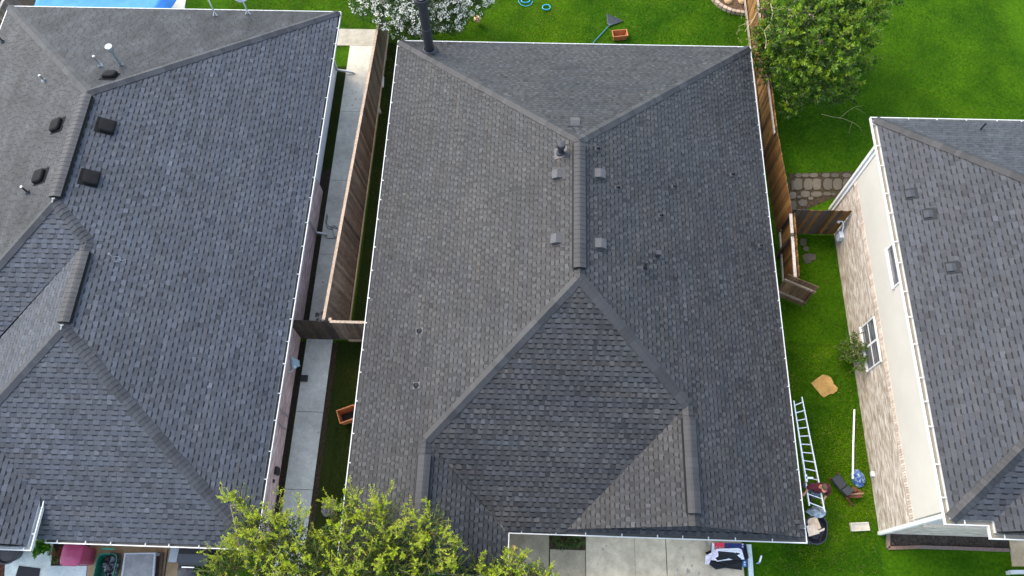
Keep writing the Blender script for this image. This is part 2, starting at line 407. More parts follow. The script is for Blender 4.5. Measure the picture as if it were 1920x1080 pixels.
class Plane:
    def __init__(s, d, p0, z0, m=.5): s.d = Vector(d); s.p0 = Vector(p0); s.z0 = z0; s.m = m
    def z(s, x, y): return s.z0 + s.m * (s.p0 - Vector((x, y))).dot(s.d)
    def n(s): return Vector((s.d.x * s.m, s.d.y * s.m, 1)).normalized()
    def up(s, poly): return [Vector((p[0], p[1], s.z(*p))) for p in poly]
    def hit(s, px, py):
        a, b = ray(px, py)              # x=a*t, y=b*t, z=H-t
        k = s.z0 + s.m * s.p0.dot(s.d); c = s.m * (a * s.d.x + b * s.d.y)
        t = (H - k) / (1 - c); return Vector((a * t, b * t, H - t))
def pitch_frame(pl):
    """rotation whose z is the plane normal and y points down the slope"""
    n = pl.n(); dn = Vector((pl.d.x, pl.d.y, -pl.m)).normalized(); x = dn.cross(n); return Matrix((x, dn, n)).transposed()

# ---------- roof fittings (parts of a roof, built in plane space: y down the slope, z off the slope)
def fit(parent_roof, pl, px, py, name, lz=0.0):
    """place a part's own mesh at the point of the roof seen at (px, py)"""
    p = pl.hit(px, py); Mx = Matrix.Translation(p + pl.n() * lz) @ pitch_frame(pl).to_4x4(); return p, Mx
def xf(mb, Mx): mb.v = [tuple(Mx @ Vector(p)) for p in mb.v]; return mb
def slant_vent(roof, pl, px, py, mtl, w=.30, l=.34, h=.13):
    p, Mx = fit(roof, pl, px, py, 'v'); mb = MB()
    mb.box(-w / 2 - .07, -l / 2 - .08, .012, w / 2 + .07, l / 2 + .03, .024, (.4, .4, .4))
    a = [(-w / 2, -l / 2, .02), (w / 2, -l / 2, .02), (w / 2, -l * .05, h), (-w / 2, -l * .05, h), (w / 2, l / 2, h * .88), (-w / 2, l / 2, h * .88), (w / 2, l / 2, .05), (-w / 2, l / 2, .05), (w / 2, l * .42, .02), (-w / 2, l * .42, .02)]
    mb.face([a[0], a[1], a[2], a[3]]); mb.face([a[3], a[2], a[4], a[5]]); mb.face([a[5], a[4], a[6], a[7]], (.3, .3, .3)); mb.face([a[7], a[6], a[8], a[9]], (.06, .06, .06))
    mb.face([a[1], a[8], a[6], a[4], a[2]]); mb.face([a[0], a[3], a[5], a[7], a[9]])
    xf(mb, Mx); return mb.build('roof_vent', mtl, roof)
def turtle_vent(roof, pl, px, py, s=.46):
    p, Mx = fit(roof, pl, px, py, 'v'); mb = MB()
    mb.box(-s / 2 - .05, -s / 2 - .1, .012, s / 2 + .05, s / 2, .022)
    def ring(k, z, n=20):
        out = []
        for i in range(n):
            t = 2 * math.pi * i / n; c, s_ = math.cos(t), math.sin(t); m_ = max(abs(c), abs(s_)) ** .93
            out.append((c / m_ * s / 2 * k, s_ / m_ * s / 2 * k, z))
        return out
    rows = [ring(.82, .02), ring(.82, .05), ring(1.0, .045), ring(1.0, .10), ring(.88, .135), ring(.6, .145), ring(.02, .15)]
    mb.grid(rows, True); xf(mb, Mx); return mb.build('roof_vent', M['black_plastic'], roof, smooth=False)
M['black_plastic'] = mat('black_plastic', (.006, .006, .006), .8, .15, noise=[(9, .75, 1.4, 4)])
def pipe_boot(roof, pl, px, py, hgt=.22, r_=.04, pale=True, tall=None, mt=None, lean=(0, 0)):
    """plumbing vent: flashing plate, rubber collar and a vertical pipe"""
    p, Mx = fit(roof, pl, px, py, 'v'); mb = MB()
    mb.box(-.10, -.12, .012, .10, .11, .02)
    xf(mb, Mx); o = mb.build('pipe_flashing', M['lead'] if pale else M['rubber'], roof)
    c = MB(); c.lathe((0, 0, 0), [(.10, .02), (.085, .05), (.06, .085), (r_ + .006, .10)], 14, M=None); xf(c, Mx); c.build('collar', M['rubber'], o, True)
    t = MB(); top = p + Vector((lean[0], lean[1], hgt)); t.tube([p - Vector((0, 0, .1)), top], r_, 12, cap=False)
    t.tube([p - Vector((0, 0, .1)), top - Vector((0, 0, .01))], r_ * .8, 12, cap=True, col=(.15, .15, .15)); t.build('pipe', mt or M['black_metal'], o, True); return o

def roof_of(house, planes, mtl, seed, tone, **kw):
    mb = MB()
    for i, (pl, polys) in enumerate(planes):
        pcs = [pl.up(q) if isinstance(pl, Plane) else q for q in polys]
        shingle_plane(mb, pcs, seed + i, tone, **kw)
    return mb.build('roof', mtl, house)
def V3(pl, p): return Vector((p[0], p[1], pl.z(*p)))
ZE = 2.75; D = H - ZE
def sc(k): return lambda *p: (p[0] * k, p[1] * k)
c_ = sc(D)
INS = .10                                     # shingles end this far inside the gutter lip

# ================================================================== centre house
ch = thing('brick_house', 'house in the middle with weathered grey roof and tall black flue', 'house', (1.4, 11.0, 0), 'houses in a row')
xw, xe, yn, yf = -.2288, .3467, .8795, .1088
hf = (xe - xw) / 2; rx = (xe + xw) / 2
rN = (rx, yn - hf); rS = (rx, .393); yfp = .393 - hf
lw = (-.1237, .393 - (rx + .1237)); rw = (.1946, .393 - (.1946 - rx))
lwS = .0585; lwE = -.1237 + (-.1237 - xw); i_ = INS / D
rk = .1155                                    # plan y of the right wing's rake
pW = Plane((-1, 0), c_(xw, 0), ZE); pE = Plane((1, 0), c_(xe, 0), ZE); pN = Plane((0, 1), c_(0, yn), ZE); pS = Plane((0, -1), c_(0, yfp), ZE)
pLE = Plane((1, 0), c_(lwE, 0), ZE); pRW = Plane((-1, 0), c_(.1946 - (xe - .1946), 0), ZE)
XW, XE, YN = xw + i_, xe - i_, yn - i_
cC = lambda L_: [c_(*p) for p in L_]
vx = rw[0] - (rw[1] - rk)
front_gable = [Vector((*c_(.0409 + i_, yf + i_), ZE + .03)), Vector((*c_(XE, yf + i_), ZE + .03)), Vector((*c_(.3467 - .003, rk), pE.z(*c_(.3437, rk)))), Vector((*c_(.1946, rk), pE.z(*c_(.1946, rk)) - .01)), Vector((*c_(vx, rk), pRW.z(*c_(vx, rk))))]
# the gable's shingled face leans back slightly: put its points on one plane
def lean(pts, y0, z0, k): return [Vector((p.x, y0 + (p.z - z0) * k, p.z)) for p in pts]
# a shallow shingled pent runs along the eave under the gable's overhang; the gable wall stands behind it
yp0, yp1 = c_(0, yf)[1] + INS, c_(0, yf)[1] + .62
pent = [Vector((c_(.0409, 0)[0], yp0, ZE + .02)), Vector((c_(XE, 0)[0], yp0, ZE + .02)), Vector((c_(XE, 0)[0], yp1, ZE + .02 + (yp1 - yp0) * .35)), Vector((c_(.0409, 0)[0], yp1, ZE + .02 + (yp1 - yp0) * .35))]
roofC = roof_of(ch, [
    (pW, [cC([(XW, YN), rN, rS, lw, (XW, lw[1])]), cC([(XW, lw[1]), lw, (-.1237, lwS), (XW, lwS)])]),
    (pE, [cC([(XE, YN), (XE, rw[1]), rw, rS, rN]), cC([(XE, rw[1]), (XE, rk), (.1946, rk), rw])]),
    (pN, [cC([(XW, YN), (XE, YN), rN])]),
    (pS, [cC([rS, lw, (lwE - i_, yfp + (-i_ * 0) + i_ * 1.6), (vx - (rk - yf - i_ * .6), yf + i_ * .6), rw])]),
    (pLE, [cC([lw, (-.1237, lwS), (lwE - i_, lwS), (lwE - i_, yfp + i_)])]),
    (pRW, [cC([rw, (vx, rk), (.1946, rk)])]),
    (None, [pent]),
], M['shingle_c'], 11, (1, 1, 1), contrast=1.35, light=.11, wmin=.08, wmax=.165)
Hc = ZE + .5 * hf * D
tC = (1.0, .97, .93)
def cap_seg(roof, A, B, P1, P2, **k): caps('ridge_cap', A, B, P1.n(), P2.n(), roof, **k)
cp = lambda pl, p: V3(pl, c_(*p))
cap_seg(roofC, cp(pW, (XW, YN)), cp(pW, rN), pW, pN, tone=tC, seed=2)
cap_seg(roofC, cp(pE, (XE, YN)), cp(pE, rN), pE, pN, tone=tC, seed=3)
cap_seg(roofC, cp(pW, lw), cp(pW, rS), pW, pS, tone=tC, seed=4)
cap_seg(roofC, cp(pE, rw), cp(pE, rS), pE, pS, tone=tC, seed=5)
cap_seg(roofC, cp(pW, (lw[0], lwS)), cp(pW, lw), pW, pLE, tone=tC, seed=6, lift=.02)
cap_seg(roofC, cp(pE, (rw[0], rk)), cp(pE, rw), pE, pRW, tone=tC, seed=7, lift=.02)
cap_seg(roofC, cp(pW, rS), cp(pW, rN), pE, pW, tone=tC, seed=8, lift=.02)
ridge_vent(cp(pW, (rx, rS[1] + .012)) + Vector((0, 0, .05)), cp(pW, (rx, rN[1] - .006)) + Vector((0, 0, .05)), roofC, (.8, .78, .75), 3)
ridge_vent(cp(pE, (.1946, .1292)) + Vector((0, 0, .05)), cp(pE, (.1946, rw[1] - .016)) + Vector((0, 0, .05)), roofC, (.85, .83, .8), 4)
ridge_vent(cp(pW, (-.1237, lwS + .01)) + Vector((0, 0, .05)), cp(pW, (-.1237, .192)) + Vector((0, 0, .05)), roofC, (.85, .85, .88), 5)
for q in ((1047, 328), (1045, 449)): slant_vent(roofC, pW, *q, M['vent_grey'])
for q in ((1123, 327), (1124, 458)): slant_vent(roofC, pE, *q, M['vent_grey'])
slant_vent(roofC, pN, 1078, 231, M['vent_grey'])
for q in ((1120, 281), (1157, 354), (1263, 352), (1238, 406), (1372, 329), (1425, 462)): pipe_boot(roofC, pE, *q, hgt=.20, r_=.04, pale=False)
pipe_boot(roofC, pE, 1207, 505, hgt=.50, r_=.05, pale=False, lean=(.02, 0))
for q in ((787, 621), (781, 723)): pipe_boot(roofC, pW, *q, hgt=.10, r_=.045, pale=True)
# square black capped vent
p, Mx = fit(roofC, pE, 1233, 480, 'v'); b = MB(); b.box(-.1, -.12, .012, .1, .12, .02); xf(b, Mx); b.box(p.x - .06, p.y - .06, p.z - .05, p.x + .06, p.y + .06, p.z + .22); b.box(p.x - .075, p.y - .075, p.z + .22, p.x + .075, p.y + .075, p.z + .26)
b.build('roof_vent', M['vent_dark'] if 'vent_dark' in M else M['black_metal'], roofC)
# black round flue with cap near the ridge
p, Mx = fit(roofC, pW, 1051, 287, 'v'); b = MB(); b.box(-.2, -.22, .012, .2, .2, .022); xf(b, Mx)
b.lathe((p.x, p.y, p.z), [(.13, -.06), (.13, .05), (.09, .10), (.085, .34), (.085, .36)], 18); o = b.build('flue', M['black_metal'], roofC, False)
b = MB(); b.lathe((p.x, p.y, p.z), [(.10, .33), (.13, .34), (.13, .46), (.11, .50), (.01, .51)], 18); b.build('flue_cap', M['black_metal'], o)
# tall chimney pipe at the back left corner, through the hip
p = pN.hit(806, 97); b = MB(); b.lathe((p.x, p.y, p.z), [(.34, -.12), (.30, .06), (.24, .16), (.2, .2)], 24, col=(2.2, 2.2, 2.2)); o = b.build('flue_collar', M['black_metal'], roofC)
b = MB(); b.lathe((p.x, p.y, p.z), [(.172, .0), (.172, 1.2), (.185, 1.21), (.185, 1.26), (.172, 1.27), (.172, 2.45), (.172, 2.5)], 24); cf = b.build('chimney_pipe', M['black_metal'], roofC, False)
b = MB(); b.lathe((p.x, p.y, p.z), [(.172, 2.47), (.27, 2.5), (.27, 2.72), (.25, 2.74), (.25, 2.70), (.16, 2.70), (.16, 2.78)], 24); b.build('chimney_cap', M['black_metal'], cf)
b = MB(); b.lathe((p.x, p.y, p.z), [(.235, 2.80), (.235, 2.83), (.01, 2.86)], 24); b.build('chimney_lid', M['galv'], cf)
outC = [c_(xw, yn), c_(xw, lwS), c_(lwE, lwS), c_(lwE, yf), c_(xe, yf), c_(xe, yn)]
gutter(outC + [outC[0]], ch, ZE, seed=3)
fas = inset_rect(outC, .13)
b = MB(); wall_box(b, fas, ZE - .17, ZE + .035); b.face([(p[0], p[1], ZE - .165) for p in fas]); b.build('fascia', M['trim'], ch)
wl_ = inset_rect(outC, .55); b = MB(); wall_box(b, wl_, 0, ZE - .16); b.build('wall', M['brick_tan'], ch)
gw = c_(0, yf)[1] + .60; b = MB(); b.face([(c_(.05, 0)[0], gw, ZE - .1), (c_(.3437, 0)[0], gw, ZE - .1), (c_(.3437, 0)[0], gw, pE.z(*c_(.3437, 0)) - .03), (c_(.1946, 0)[0], gw, pE.z(*c_(.1946, 0)) - .03), (c_(.05, 0)[0], gw, pRW.z(*c_(.05, 0)) - .03)], (.30, .29, .27)); b.build('gable_wall', M['matte'], ch)
# garage door under the right wing and porch post by the inside corner
gy = wl_[4][1]
b = MB(); b.box(2.3, gy - .03, 0, 6.6, gy - .003, 2.15)
for i in range(1, 5): b.box(2.3, gy - .036, i * .43 - .01, 6.6, gy - .031, i * .43 + .01, (.6, .6, .6))
b.build('garage_door', M['trim'], ch)
b = MB(); b.box(c_(lwE, 0)[0] + .05, c_(0, yf)[1] - .42, 0, c_(lwE, 0)[0] + .17, c_(0, yf)[1] - .30, ZE - .17, (.30, .17, .09)); b.build('porch_post', M['matte'], ch)

# ================================================================== left house
lh = thing('brick_house', 'house on the left with slate blue shingle roof and pink brick side wall', 'house', (-14, 12, 0), 'houses in a row')
xw, xe, yn, yf = -.8966, -.3292, .9385, .079
hf = (xe - xw) / 2; rx = (xe + xw) / 2; rN = (rx, yn - hf); rS = (rx, .482); t = .0434
r2N = (rx + t, .482 - t); r2S = (rx + t, yf + (xe - rx - t)); wx2 = r2N[0] * 2 - xe; y1 = .482 - hf
XW, XE, YN, YF = xw + i_, xe - i_, yn - i_, yf + i_
qW = Plane((-1, 0), c_(xw, 0), ZE); qE = Plane((1, 0), c_(xe, 0), ZE); qN = Plane((0, 1), c_(0, yn), ZE)
qS1 = Plane((0, -1), c_(0, y1), ZE); qW2 = Plane((-1, 0), c_(wx2, 0), ZE); qS2 = Plane((0, -1), c_(0, yf), ZE)
k3 = .0240; ex3 = -.5936; fy3 = .0676; Z3 = ZE + k3 * D; rx3 = ex3 - .11; vy3 = yf + 2 * k3
qE3 = Plane((1, 0), c_(ex3, 0), Z3); qW3 = Plane((-1, 0), c_(rx3 - .11, 0), Z3)
g3 = [Vector((*c_(rx3 - .11 + i_, fy3 + i_), Z3 + .03)), Vector((*c_(ex3 - i_, fy3 + i_), Z3 + .03)), Vector((*c_(ex3 - .003, fy3 + .006), qE3.z(*c_(ex3 - .003, 0)))), Vector((*c_(rx3, fy3 + .006), qE3.z(*c_(rx3, 0)) - .01)), Vector((*c_(rx3 - .107, fy3 + .006), qW3.z(*c_(rx3 - .107, 0))))]
g3 = lean(g3, c_(0, fy3)[1] + INS, Z3, .04)
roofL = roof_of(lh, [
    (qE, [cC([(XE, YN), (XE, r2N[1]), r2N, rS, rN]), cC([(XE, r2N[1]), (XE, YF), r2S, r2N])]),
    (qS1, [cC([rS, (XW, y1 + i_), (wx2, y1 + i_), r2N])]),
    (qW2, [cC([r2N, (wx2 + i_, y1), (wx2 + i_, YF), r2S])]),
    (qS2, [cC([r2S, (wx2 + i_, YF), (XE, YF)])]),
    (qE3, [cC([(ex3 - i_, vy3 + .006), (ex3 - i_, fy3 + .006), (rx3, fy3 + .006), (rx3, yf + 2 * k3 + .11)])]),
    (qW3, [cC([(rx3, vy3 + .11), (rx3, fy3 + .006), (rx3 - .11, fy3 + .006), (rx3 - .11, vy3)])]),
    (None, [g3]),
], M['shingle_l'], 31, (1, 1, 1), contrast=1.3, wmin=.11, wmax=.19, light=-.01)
mbn = MB()
shingle_plane(mbn, [qN.up(cC([(XW, YN), (XE, YN), rN]))], 41, (1, 1, 1), .8)
shingle_plane(mbn, [qW.up(cC([(XW, YN), (XW, y1), rS, rN]))], 42, (1.1, 1.08, 1.04), .8)
rb = mbn.build('roof_back', M['shingle_ln'], lh); rb['label'] = 'stained north and west slopes of the roof'
tL = (.95, .98, 1.06); lp = lambda pl, p: V3(pl, c_(*p))
cap_seg(roofL, lp(qW, (XW, YN)), lp(qW, rN), qW, qN, tone=(1.05, 1.05, 1.05), seed=22)
cap_seg(roofL, lp(qE, (XE, YN)), lp(qE, rN), qE, qN, tone=tL, seed=23)
cap_seg(roofL, lp(qW, (XW, y1)), lp(qW, rS), qW, qS1, tone=tL, seed=24)
cap_seg(roofL, lp(qE, r2N), lp(qE, rS), qE, qS1, tone=tL, seed=25)
cap_seg(roofL, lp(qW2, (wx2 + i_, YF)), lp(qW2, r2S), qW2, qS2, tone=tL, seed=26)
cap_seg(roofL, lp(qE, (XE, YF)), lp(qE, r2S), qE, qS2, tone=tL, seed=27)
cap_seg(roofL, lp(qE, r2S), lp(qE, r2N), qE, qW2, tone=tL, seed=28, lift=.02)
cap_seg(roofL, lp(qE, rS), lp(qE, rN), qE, qW, tone=tL, seed=29, lift=.02)
cap_seg(roofL, lp(qE3, (rx3, fy3 + .006)), lp(qE3, (rx3, vy3 + .11)), qE3, qW3, tone=tL, seed=30, lift=.02)
ridge_vent(lp(qE, (rx, rS[1] + .006)) + Vector((0, 0, .05)), lp(qE, (rx, rN[1] - .006)) + Vector((0, 0, .05)), roofL, (1.0, 1.02, 1.05), 6, w=.17)
ridge_vent(lp(qE, (r2S[0], r2S[1] + .006)) + Vector((0, 0, .05)), lp(qE, (r2N[0], r2N[1] - .016)) + Vector((0, 0, .05)), roofL, (1.0, 1.02, 1.05), 7, w=.17)
for q in ((108, 236), (76, 332)): turtle_vent(rb, qW, *q)
for q in ((201, 238), (171, 335)): turtle_vent(roofL, qE, *q)
turtle_vent(rb, qN, 207, 143, .42)
def vpipe(roof, pl, px, py, h, r_, mtl=None, capr=None):
    p = pl.hit(px, py); b = MB(); b.lathe(tuple(p), [(.10, -.05), (.085, .04), (r_ + .005, .09), (r_, .1), (r_, h)], 12); o = b.build('vent_pipe', mtl or M['galv'], roof, True)
    if capr:
        c = MB(); c.lathe(tuple(p), [(r_, h - .02), (capr, h), (capr, h + .13), (capr * .9, h + .15), (.005, h + .17)], 16); c.build('pipe_cap', mtl or M['galv'], o)
    else:
        c = MB(); c.lathe(tuple(p), [(r_ + .008, h - .04), (r_ + .008, h + .005), (r_ * .7, h + .005), (r_ * .7, h - .05)], 12); c.build('pipe_cap', M['galv'], o)
    return o
vpipe(rb, qN, 228, 122, .78, .065, None, .125)
vpipe(rb, qN, 189, 124, .5, .035)
vpipe(rb, qW, 83, 152, .30, .03); vpipe(rb, qW, 53, 362, .38, .03, M['black_metal']); vpipe(rb, qW, 6, 79, .35, .035, M['black_metal'])
# small bracket with a loop of cable on the east slope
p = qE.hit(216, 486); Mx = Matrix.Translation(p) @ pitch_frame(qE).to_4x4(); b = MB()
lo = [Mx @ Vector((.09 * math.cos(k * .5) * (1 + .1 * math.sin(k * 1.7)), .10 * math.sin(k * .5) + .012 * k * .3, .03 + .01 * math.sin(k * .9))) for k in range(28)]
b.tube(lo, .006, 6); b.tube([Mx @ Vector((.0, .1, .03)), Mx @ Vector((.02, .2, .04)), Mx @ Vector((-.05, .26, .03)), Mx @ Vector((.06, .3, .03))], .010, 6)
b.tube([p, p + Vector((-.06, .04, .28))], .012, 8); b.lathe(tuple(p + Vector((-.06, .04, .28))), [(.005, -.03), (.03, -.02), (.035, .01), (.005, .035)], 10)
b.build('cable_bracket', M['galv_dull'], roofL)
for p in (lp(qE, (rx, rS[1] + .001)) , lp(qE, (r2S[0], r2S[1]))):
    b = MB(); z = p.z + .07; b.box(p.x - .05, p.y + .02, z, p.x + .05, p.y + .06, z + .02); b.box(p.x - .018, p.y - .10, z, p.x + .018, p.y + .02, z + .018); b.build('ridge_clip', M['galv_dull'], roofL)
# white mast and satellite dish at the back eave
p = qN.hit(405, 29); b = MB(); b.tube([p, p + Vector((0, .0, .5)), p + Vector((-.02, .06, .8)), p + Vector((-.06, .16, .95))], .028, 8); b.bar(p + Vector((-.1, -.06, .0)), p + Vector((0, 0, .22)), .03, .02); b.bar(p + Vector((.1, -.06, .0)), p + Vector((0, 0, .22)), .03, .02); b.build('antenna_mast', M['white'], roofL)
p = qN.hit(466, 26); b = MB(); tp = p + Vector((-.03, .03, .75)); b.tube([p, p + Vector((0, 0, .45)), tp], .026, 8); b.bar(p + Vector((-.1, -.06, .0)), p + Vector((0, 0, .22)), .03, .02); b.bar(p + Vector((.1, -.06, .0)), p + Vector((0, 0, .22)), .03, .02)
b.box(tp.x - .05, tp.y - .05, tp.z - .06, tp.x + .05, tp.y + .06, tp.z + .06)
sdh = b.build('satellite_dish', M['white'], roofL)
b = MB(); ax = Vector((.05, -.72, .69)).normalized(); Rd = ax.to_track_quat('Z', 'Y').to_matrix().to_4x4(); Md = Matrix.Translation(tp + Vector((0, .12, .16))) @ Rd
b.lathe((0, 0, 0), [(.005, .0), (.12, .012), (.22, .04), (.31, .085), (.33, .1), (.315, .10), (.22, .055), (.12, .027), (.005, .015)], 28, col=(.17, .2, .25)); xf(b, Md); b.build('dish', M['plain'], sdh, True)
b = MB(); b.tube([Md @ Vector((0, -.30, .06)), Md @ Vector((0, -.20, .42))], .015, 6); q = Md @ Vector((0, -.18, .45))
for dx in (-.06, .06): b.lathe((q.x + dx, q.y, q.z), [(.005, -.07), (.05, -.06), (.055, .05), (.005, .07)], 12)
b.build('receiver', M['white'], sdh)
outL = [c_(xw, yn), c_(xw, yf), c_(xe, yf), c_(xe, yn)]
gutter([outL[3], outL[0], outL[1]], lh, ZE, seed=8, straps=False)
g3x = c_(ex3, 0)[0]
gutter([(g3x - .0, c_(0, yf)[1]), outL[2], outL[3]], lh, ZE, seed=9)
gutter([(c_(rx3 - .11, 0)[0], c_(0, fy3)[1]), (g3x, c_(0, fy3)[1]), (g3x, c_(0, vy3)[1])], lh, Z3, seed=10, clean=True, gap=2.2)
fas = inset_rect(outL, .13); b = MB(); wall_box(b, fas, ZE - .17, ZE + .035); b.face([(p[0], p[1], ZE - .165) for p in fas]); b.build('fascia', M['trim'], lh)
f3 = [(c_(rx3 - .11, 0)[0], c_(0, fy3)[1] + .13), (g3x - .13, c_(0, fy3)[1] + .13), (g3x - .13, c_(0, vy3)[1]), (c_(rx3 - .11, 0)[0], c_(0, vy3)[1])]
b = MB(); wall_box(b, f3, Z3 - .17, Z3 + .035); b.face([(p[0], p[1], Z3 - .165) for p in f3]); b.build('fascia', M['trim'], lh)
wxs = at(634, 127).x - .02; wxb = at(569, 600).x
yb = at(598, 372).y + .3
b = MB(); wall_box(b, [(-20.3, yb), (wxs, yb), (wxs, c_(0, yn)[1] - .55), (-20.3, c_(0, yn)[1] - .55)], 0, ZE - .16)
z = .2
while z < ZE - .2: b.face([(wxs + .001, yb, z), (wxs + .001, c_(0, yn)[1] - .55, z), (wxs + .014, c_(0, yn)[1] - .55, z - .0), (wxs + .014, yb, z)]); b.face([(wxs + .014, yb, z), (wxs + .014, c_(0, yn)[1] - .55, z), (wxs + .003, c_(0, yn)[1] - .55, z + .17), (wxs + .003, yb, z + .17)]); z += .18
b.build('siding_wall', M['siding'], lh)
b = MB(); wall_box(b, [(-20.3, c_(0, yf)[1] + .55), (wxb, c_(0, yf)[1] + .55), (wxb, yb), (-20.3, yb)], 0, ZE - .16); b.build('brick_wall', M['brick_pink'], lh)
b = MB(); wall_box(b, [(-20.3, c_(0, fy3)[1] + .6), (g3x - .5, c_(0, fy3)[1] + .6), (g3x - .5, 2.4), (-20.3, 2.4)], 0, Z3 - .16); b.build('porch_wall', M['brick_pink'], lh)
# downspouts on the side wall
def downspout(parent, x, y, ztop, xg, kick, s=.075):
    b = MB(); b.bar((xg, y, ztop - .08), (x + .06, y, ztop - .42), s, s * .75, (0, 1, 0)); b.bar((x + .06, y, ztop - .40), (x + .06, y, .22), s, s * .75, (0, 1, 0)); b.bar((x + .06, y, .24), (x + kick, y, .10), s, s * .75, (0, 1, 0)); return b.build('downspout', M['white'], parent)
downspout(lh, wxb, on_wall_x(592, 425, wxb).y - .25, ZE, c_(xe, 0)[0] - .06, .45)
p = at(636, 138); downspout(lh, wxs, p.y, ZE, c_(xe, 0)[0] - .06, .75, .085)
# utility pipes and meter on the brick wall
gm = thing('gas_meter', 'grey gas meter with pipes on the pink brick wall beside the walkway', 'meter', at(556, 700))
p = on_wall_x(557, 686, wxb + .12); b = MB(); b.lathe((p.x + .02, p.y, .62), [(.01, -.14), (.11, -.12), (.12, 0), (.11, .12), (.01, .14)], 14, M=Matrix.Rotation(math.pi / 2, 4, 'Y'), col=(.42, .55, .60)); b.box(p.x - .06, p.y - .1, .5, p.x + .12, p.y + .1, .78, (.40, .52, .56)); b.build('meter_body', M['plain'], gm)
b = MB(); b.tube([(p.x, p.y + .1, 0), (p.x, p.y + .1, .95), (p.x, p.y + .02, 1.0), (p.x, p.y + .02, .75)], .025, 8, col=(.5, .6, .63)); b.tube([(p.x, p.y - .1, .7), (p.x, p.y - .3, .72), (p.x - .05, p.y - .34, .72), (p.x - .12, p.y - .34, .72)], .022, 8, col=(.5, .6, .63)); b.lathe((p.x + .08, p.y - .2, .85), [(.01, -.05), (.07, -.05), (.07, .03), (.01, .06)], 12, col=(.45, .6, .66)); b.build('pipework', M['plain'], gm)
b = MB(); b.box(p.x + .12, p.y - .48, .0, p.x + .36, p.y - .26, .12, (.02, .02, .02)); tag(b.build('black_block', M['plain']), 'small black block on the ground beside the gas meter', 'block')
for i, (px, py) in enumerate(((525, 772), (522, 798))):
    p = on_wall_x(px, py, wxb + .03); b = MB(); b.tube([(wxb + .04, p.y + .06, 1.95 - .3 * i), (wxb + .07, p.y + .06, 1.85 - .3 * i), (wxb + .07, p.y + .04, .35)], .028, 8, col=(.30, .29, .31)); b.build('conduit', M['plain'], lh)
p = on_wall_x(517, 883, wxb); b = MB(); b.box(wxb - .01, p.y - .12, p.z - .16, wxb + .09, p.y + .12, p.z + .16, (.015, .015, .015)); b.build('service_box', M['plain'], lh)
p = on_wall_x(512, 902, wxb); b = MB(); b.box(wxb - .01, p.y - .05, p.z - .05, wxb + .05, p.y + .05, p.z + .05, (.02, .02, .02)); b.build('wall_tap', M['plain'], lh)

# ================================================================== right house
rh = thing('brick_house', 'taller house on the right with whitewashed brick and cream side wall', 'house', (17, 9, 0), 'houses in a row')
WX = .4356 * H; ZR = H - (WX - .35) / .5188; DR = H - ZR; r_ = sc(DR); rC = lambda L_: [r_(*p) for p in L_]
xw, yn, ys = .5188, .7455, .1364; hf = (yn - ys) / 2; apx = (xw + hf, ys + hf); j_ = .135 / DR
sW = Plane((-1, 0), r_(xw, 0), ZR); sN = Plane((0, 1), r_(0, yn), ZR); sS = Plane((0, -1), r_(0, ys), ZR)
wsx, wfy = .5707, .121; wrx = wsx + .13; sWw = Plane((-1, 0), r_(wsx, 0), ZR); sEw = Plane((1, 0), r_(wrx + .13, 0), ZR)
gR = [Vector((*r_(wsx + j_, wfy + j_), ZR + .03)), Vector((*r_(wrx + .13 - j_, wfy + j_), ZR + .03)), Vector((*r_(wrx + .127, wfy + .009), sEw.z(*r_(wrx + .127, 0)))), Vector((*r_(wrx, wfy + .009), sWw.z(*r_(wrx, 0)) - .01)), Vector((*r_(wsx + .003, wfy + .009), sWw.z(*r_(wsx + .003, 0))))]
gR = lean(gR, r_(0, wfy)[1] + .135, ZR, .05)
hx = lambda x: ys + (x - xw)
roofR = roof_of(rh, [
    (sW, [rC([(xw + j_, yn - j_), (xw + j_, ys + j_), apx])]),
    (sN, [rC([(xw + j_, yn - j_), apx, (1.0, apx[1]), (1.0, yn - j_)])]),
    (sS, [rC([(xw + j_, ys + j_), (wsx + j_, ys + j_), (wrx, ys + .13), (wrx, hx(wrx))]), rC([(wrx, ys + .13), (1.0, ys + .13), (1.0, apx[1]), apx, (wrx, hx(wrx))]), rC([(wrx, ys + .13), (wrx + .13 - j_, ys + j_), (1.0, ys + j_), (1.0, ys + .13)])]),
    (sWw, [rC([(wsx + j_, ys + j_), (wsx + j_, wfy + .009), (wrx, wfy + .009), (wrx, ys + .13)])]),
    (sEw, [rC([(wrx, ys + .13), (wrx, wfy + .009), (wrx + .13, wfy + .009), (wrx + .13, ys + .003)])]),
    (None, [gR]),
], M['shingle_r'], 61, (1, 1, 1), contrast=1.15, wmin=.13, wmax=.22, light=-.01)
tR = (1.0, .96, .92)
rp_ = lambda pl, p: V3(pl, r_(*p))
cap_seg(roofR, rp_(sW, (xw + j_, yn - j_)), rp_(sW, apx), sW, sN, tone=tR, seed=62)
cap_seg(roofR, rp_(sW, (xw + j_, ys + j_)), rp_(sW, apx), sW, sS, tone=tR, seed=63)
cap_seg(roofR, rp_(sN, apx), rp_(sN, (1.0, apx[1])), sN, sS, tone=tR, seed=64)
for q in ((1707, 364), (1741, 402), (1784, 502)): slant_vent(roofR, sW, *q, M['vent_pale'], .24, .26, .07)
p = sN.hit(1838, 243); b = MB(); b.tube([p, p + Vector((0, 0, .35))], .03, 8); b.build('vent_pipe', M['black_metal'], roofR)
outR = [r_(xw, yn), r_(xw, ys), r_(wsx, ys), r_(wsx, wfy), r_(wrx + .13, wfy), r_(wrx + .13, ys), r_(.96, ys), r_(.96, yn)]
gutter([r_(.96, yn), outR[0], outR[1], outR[2], outR[3], outR[4], outR[5], outR[6]], rh, ZR, seed=12, wdt=.15, clean=(.42, .38, .30))
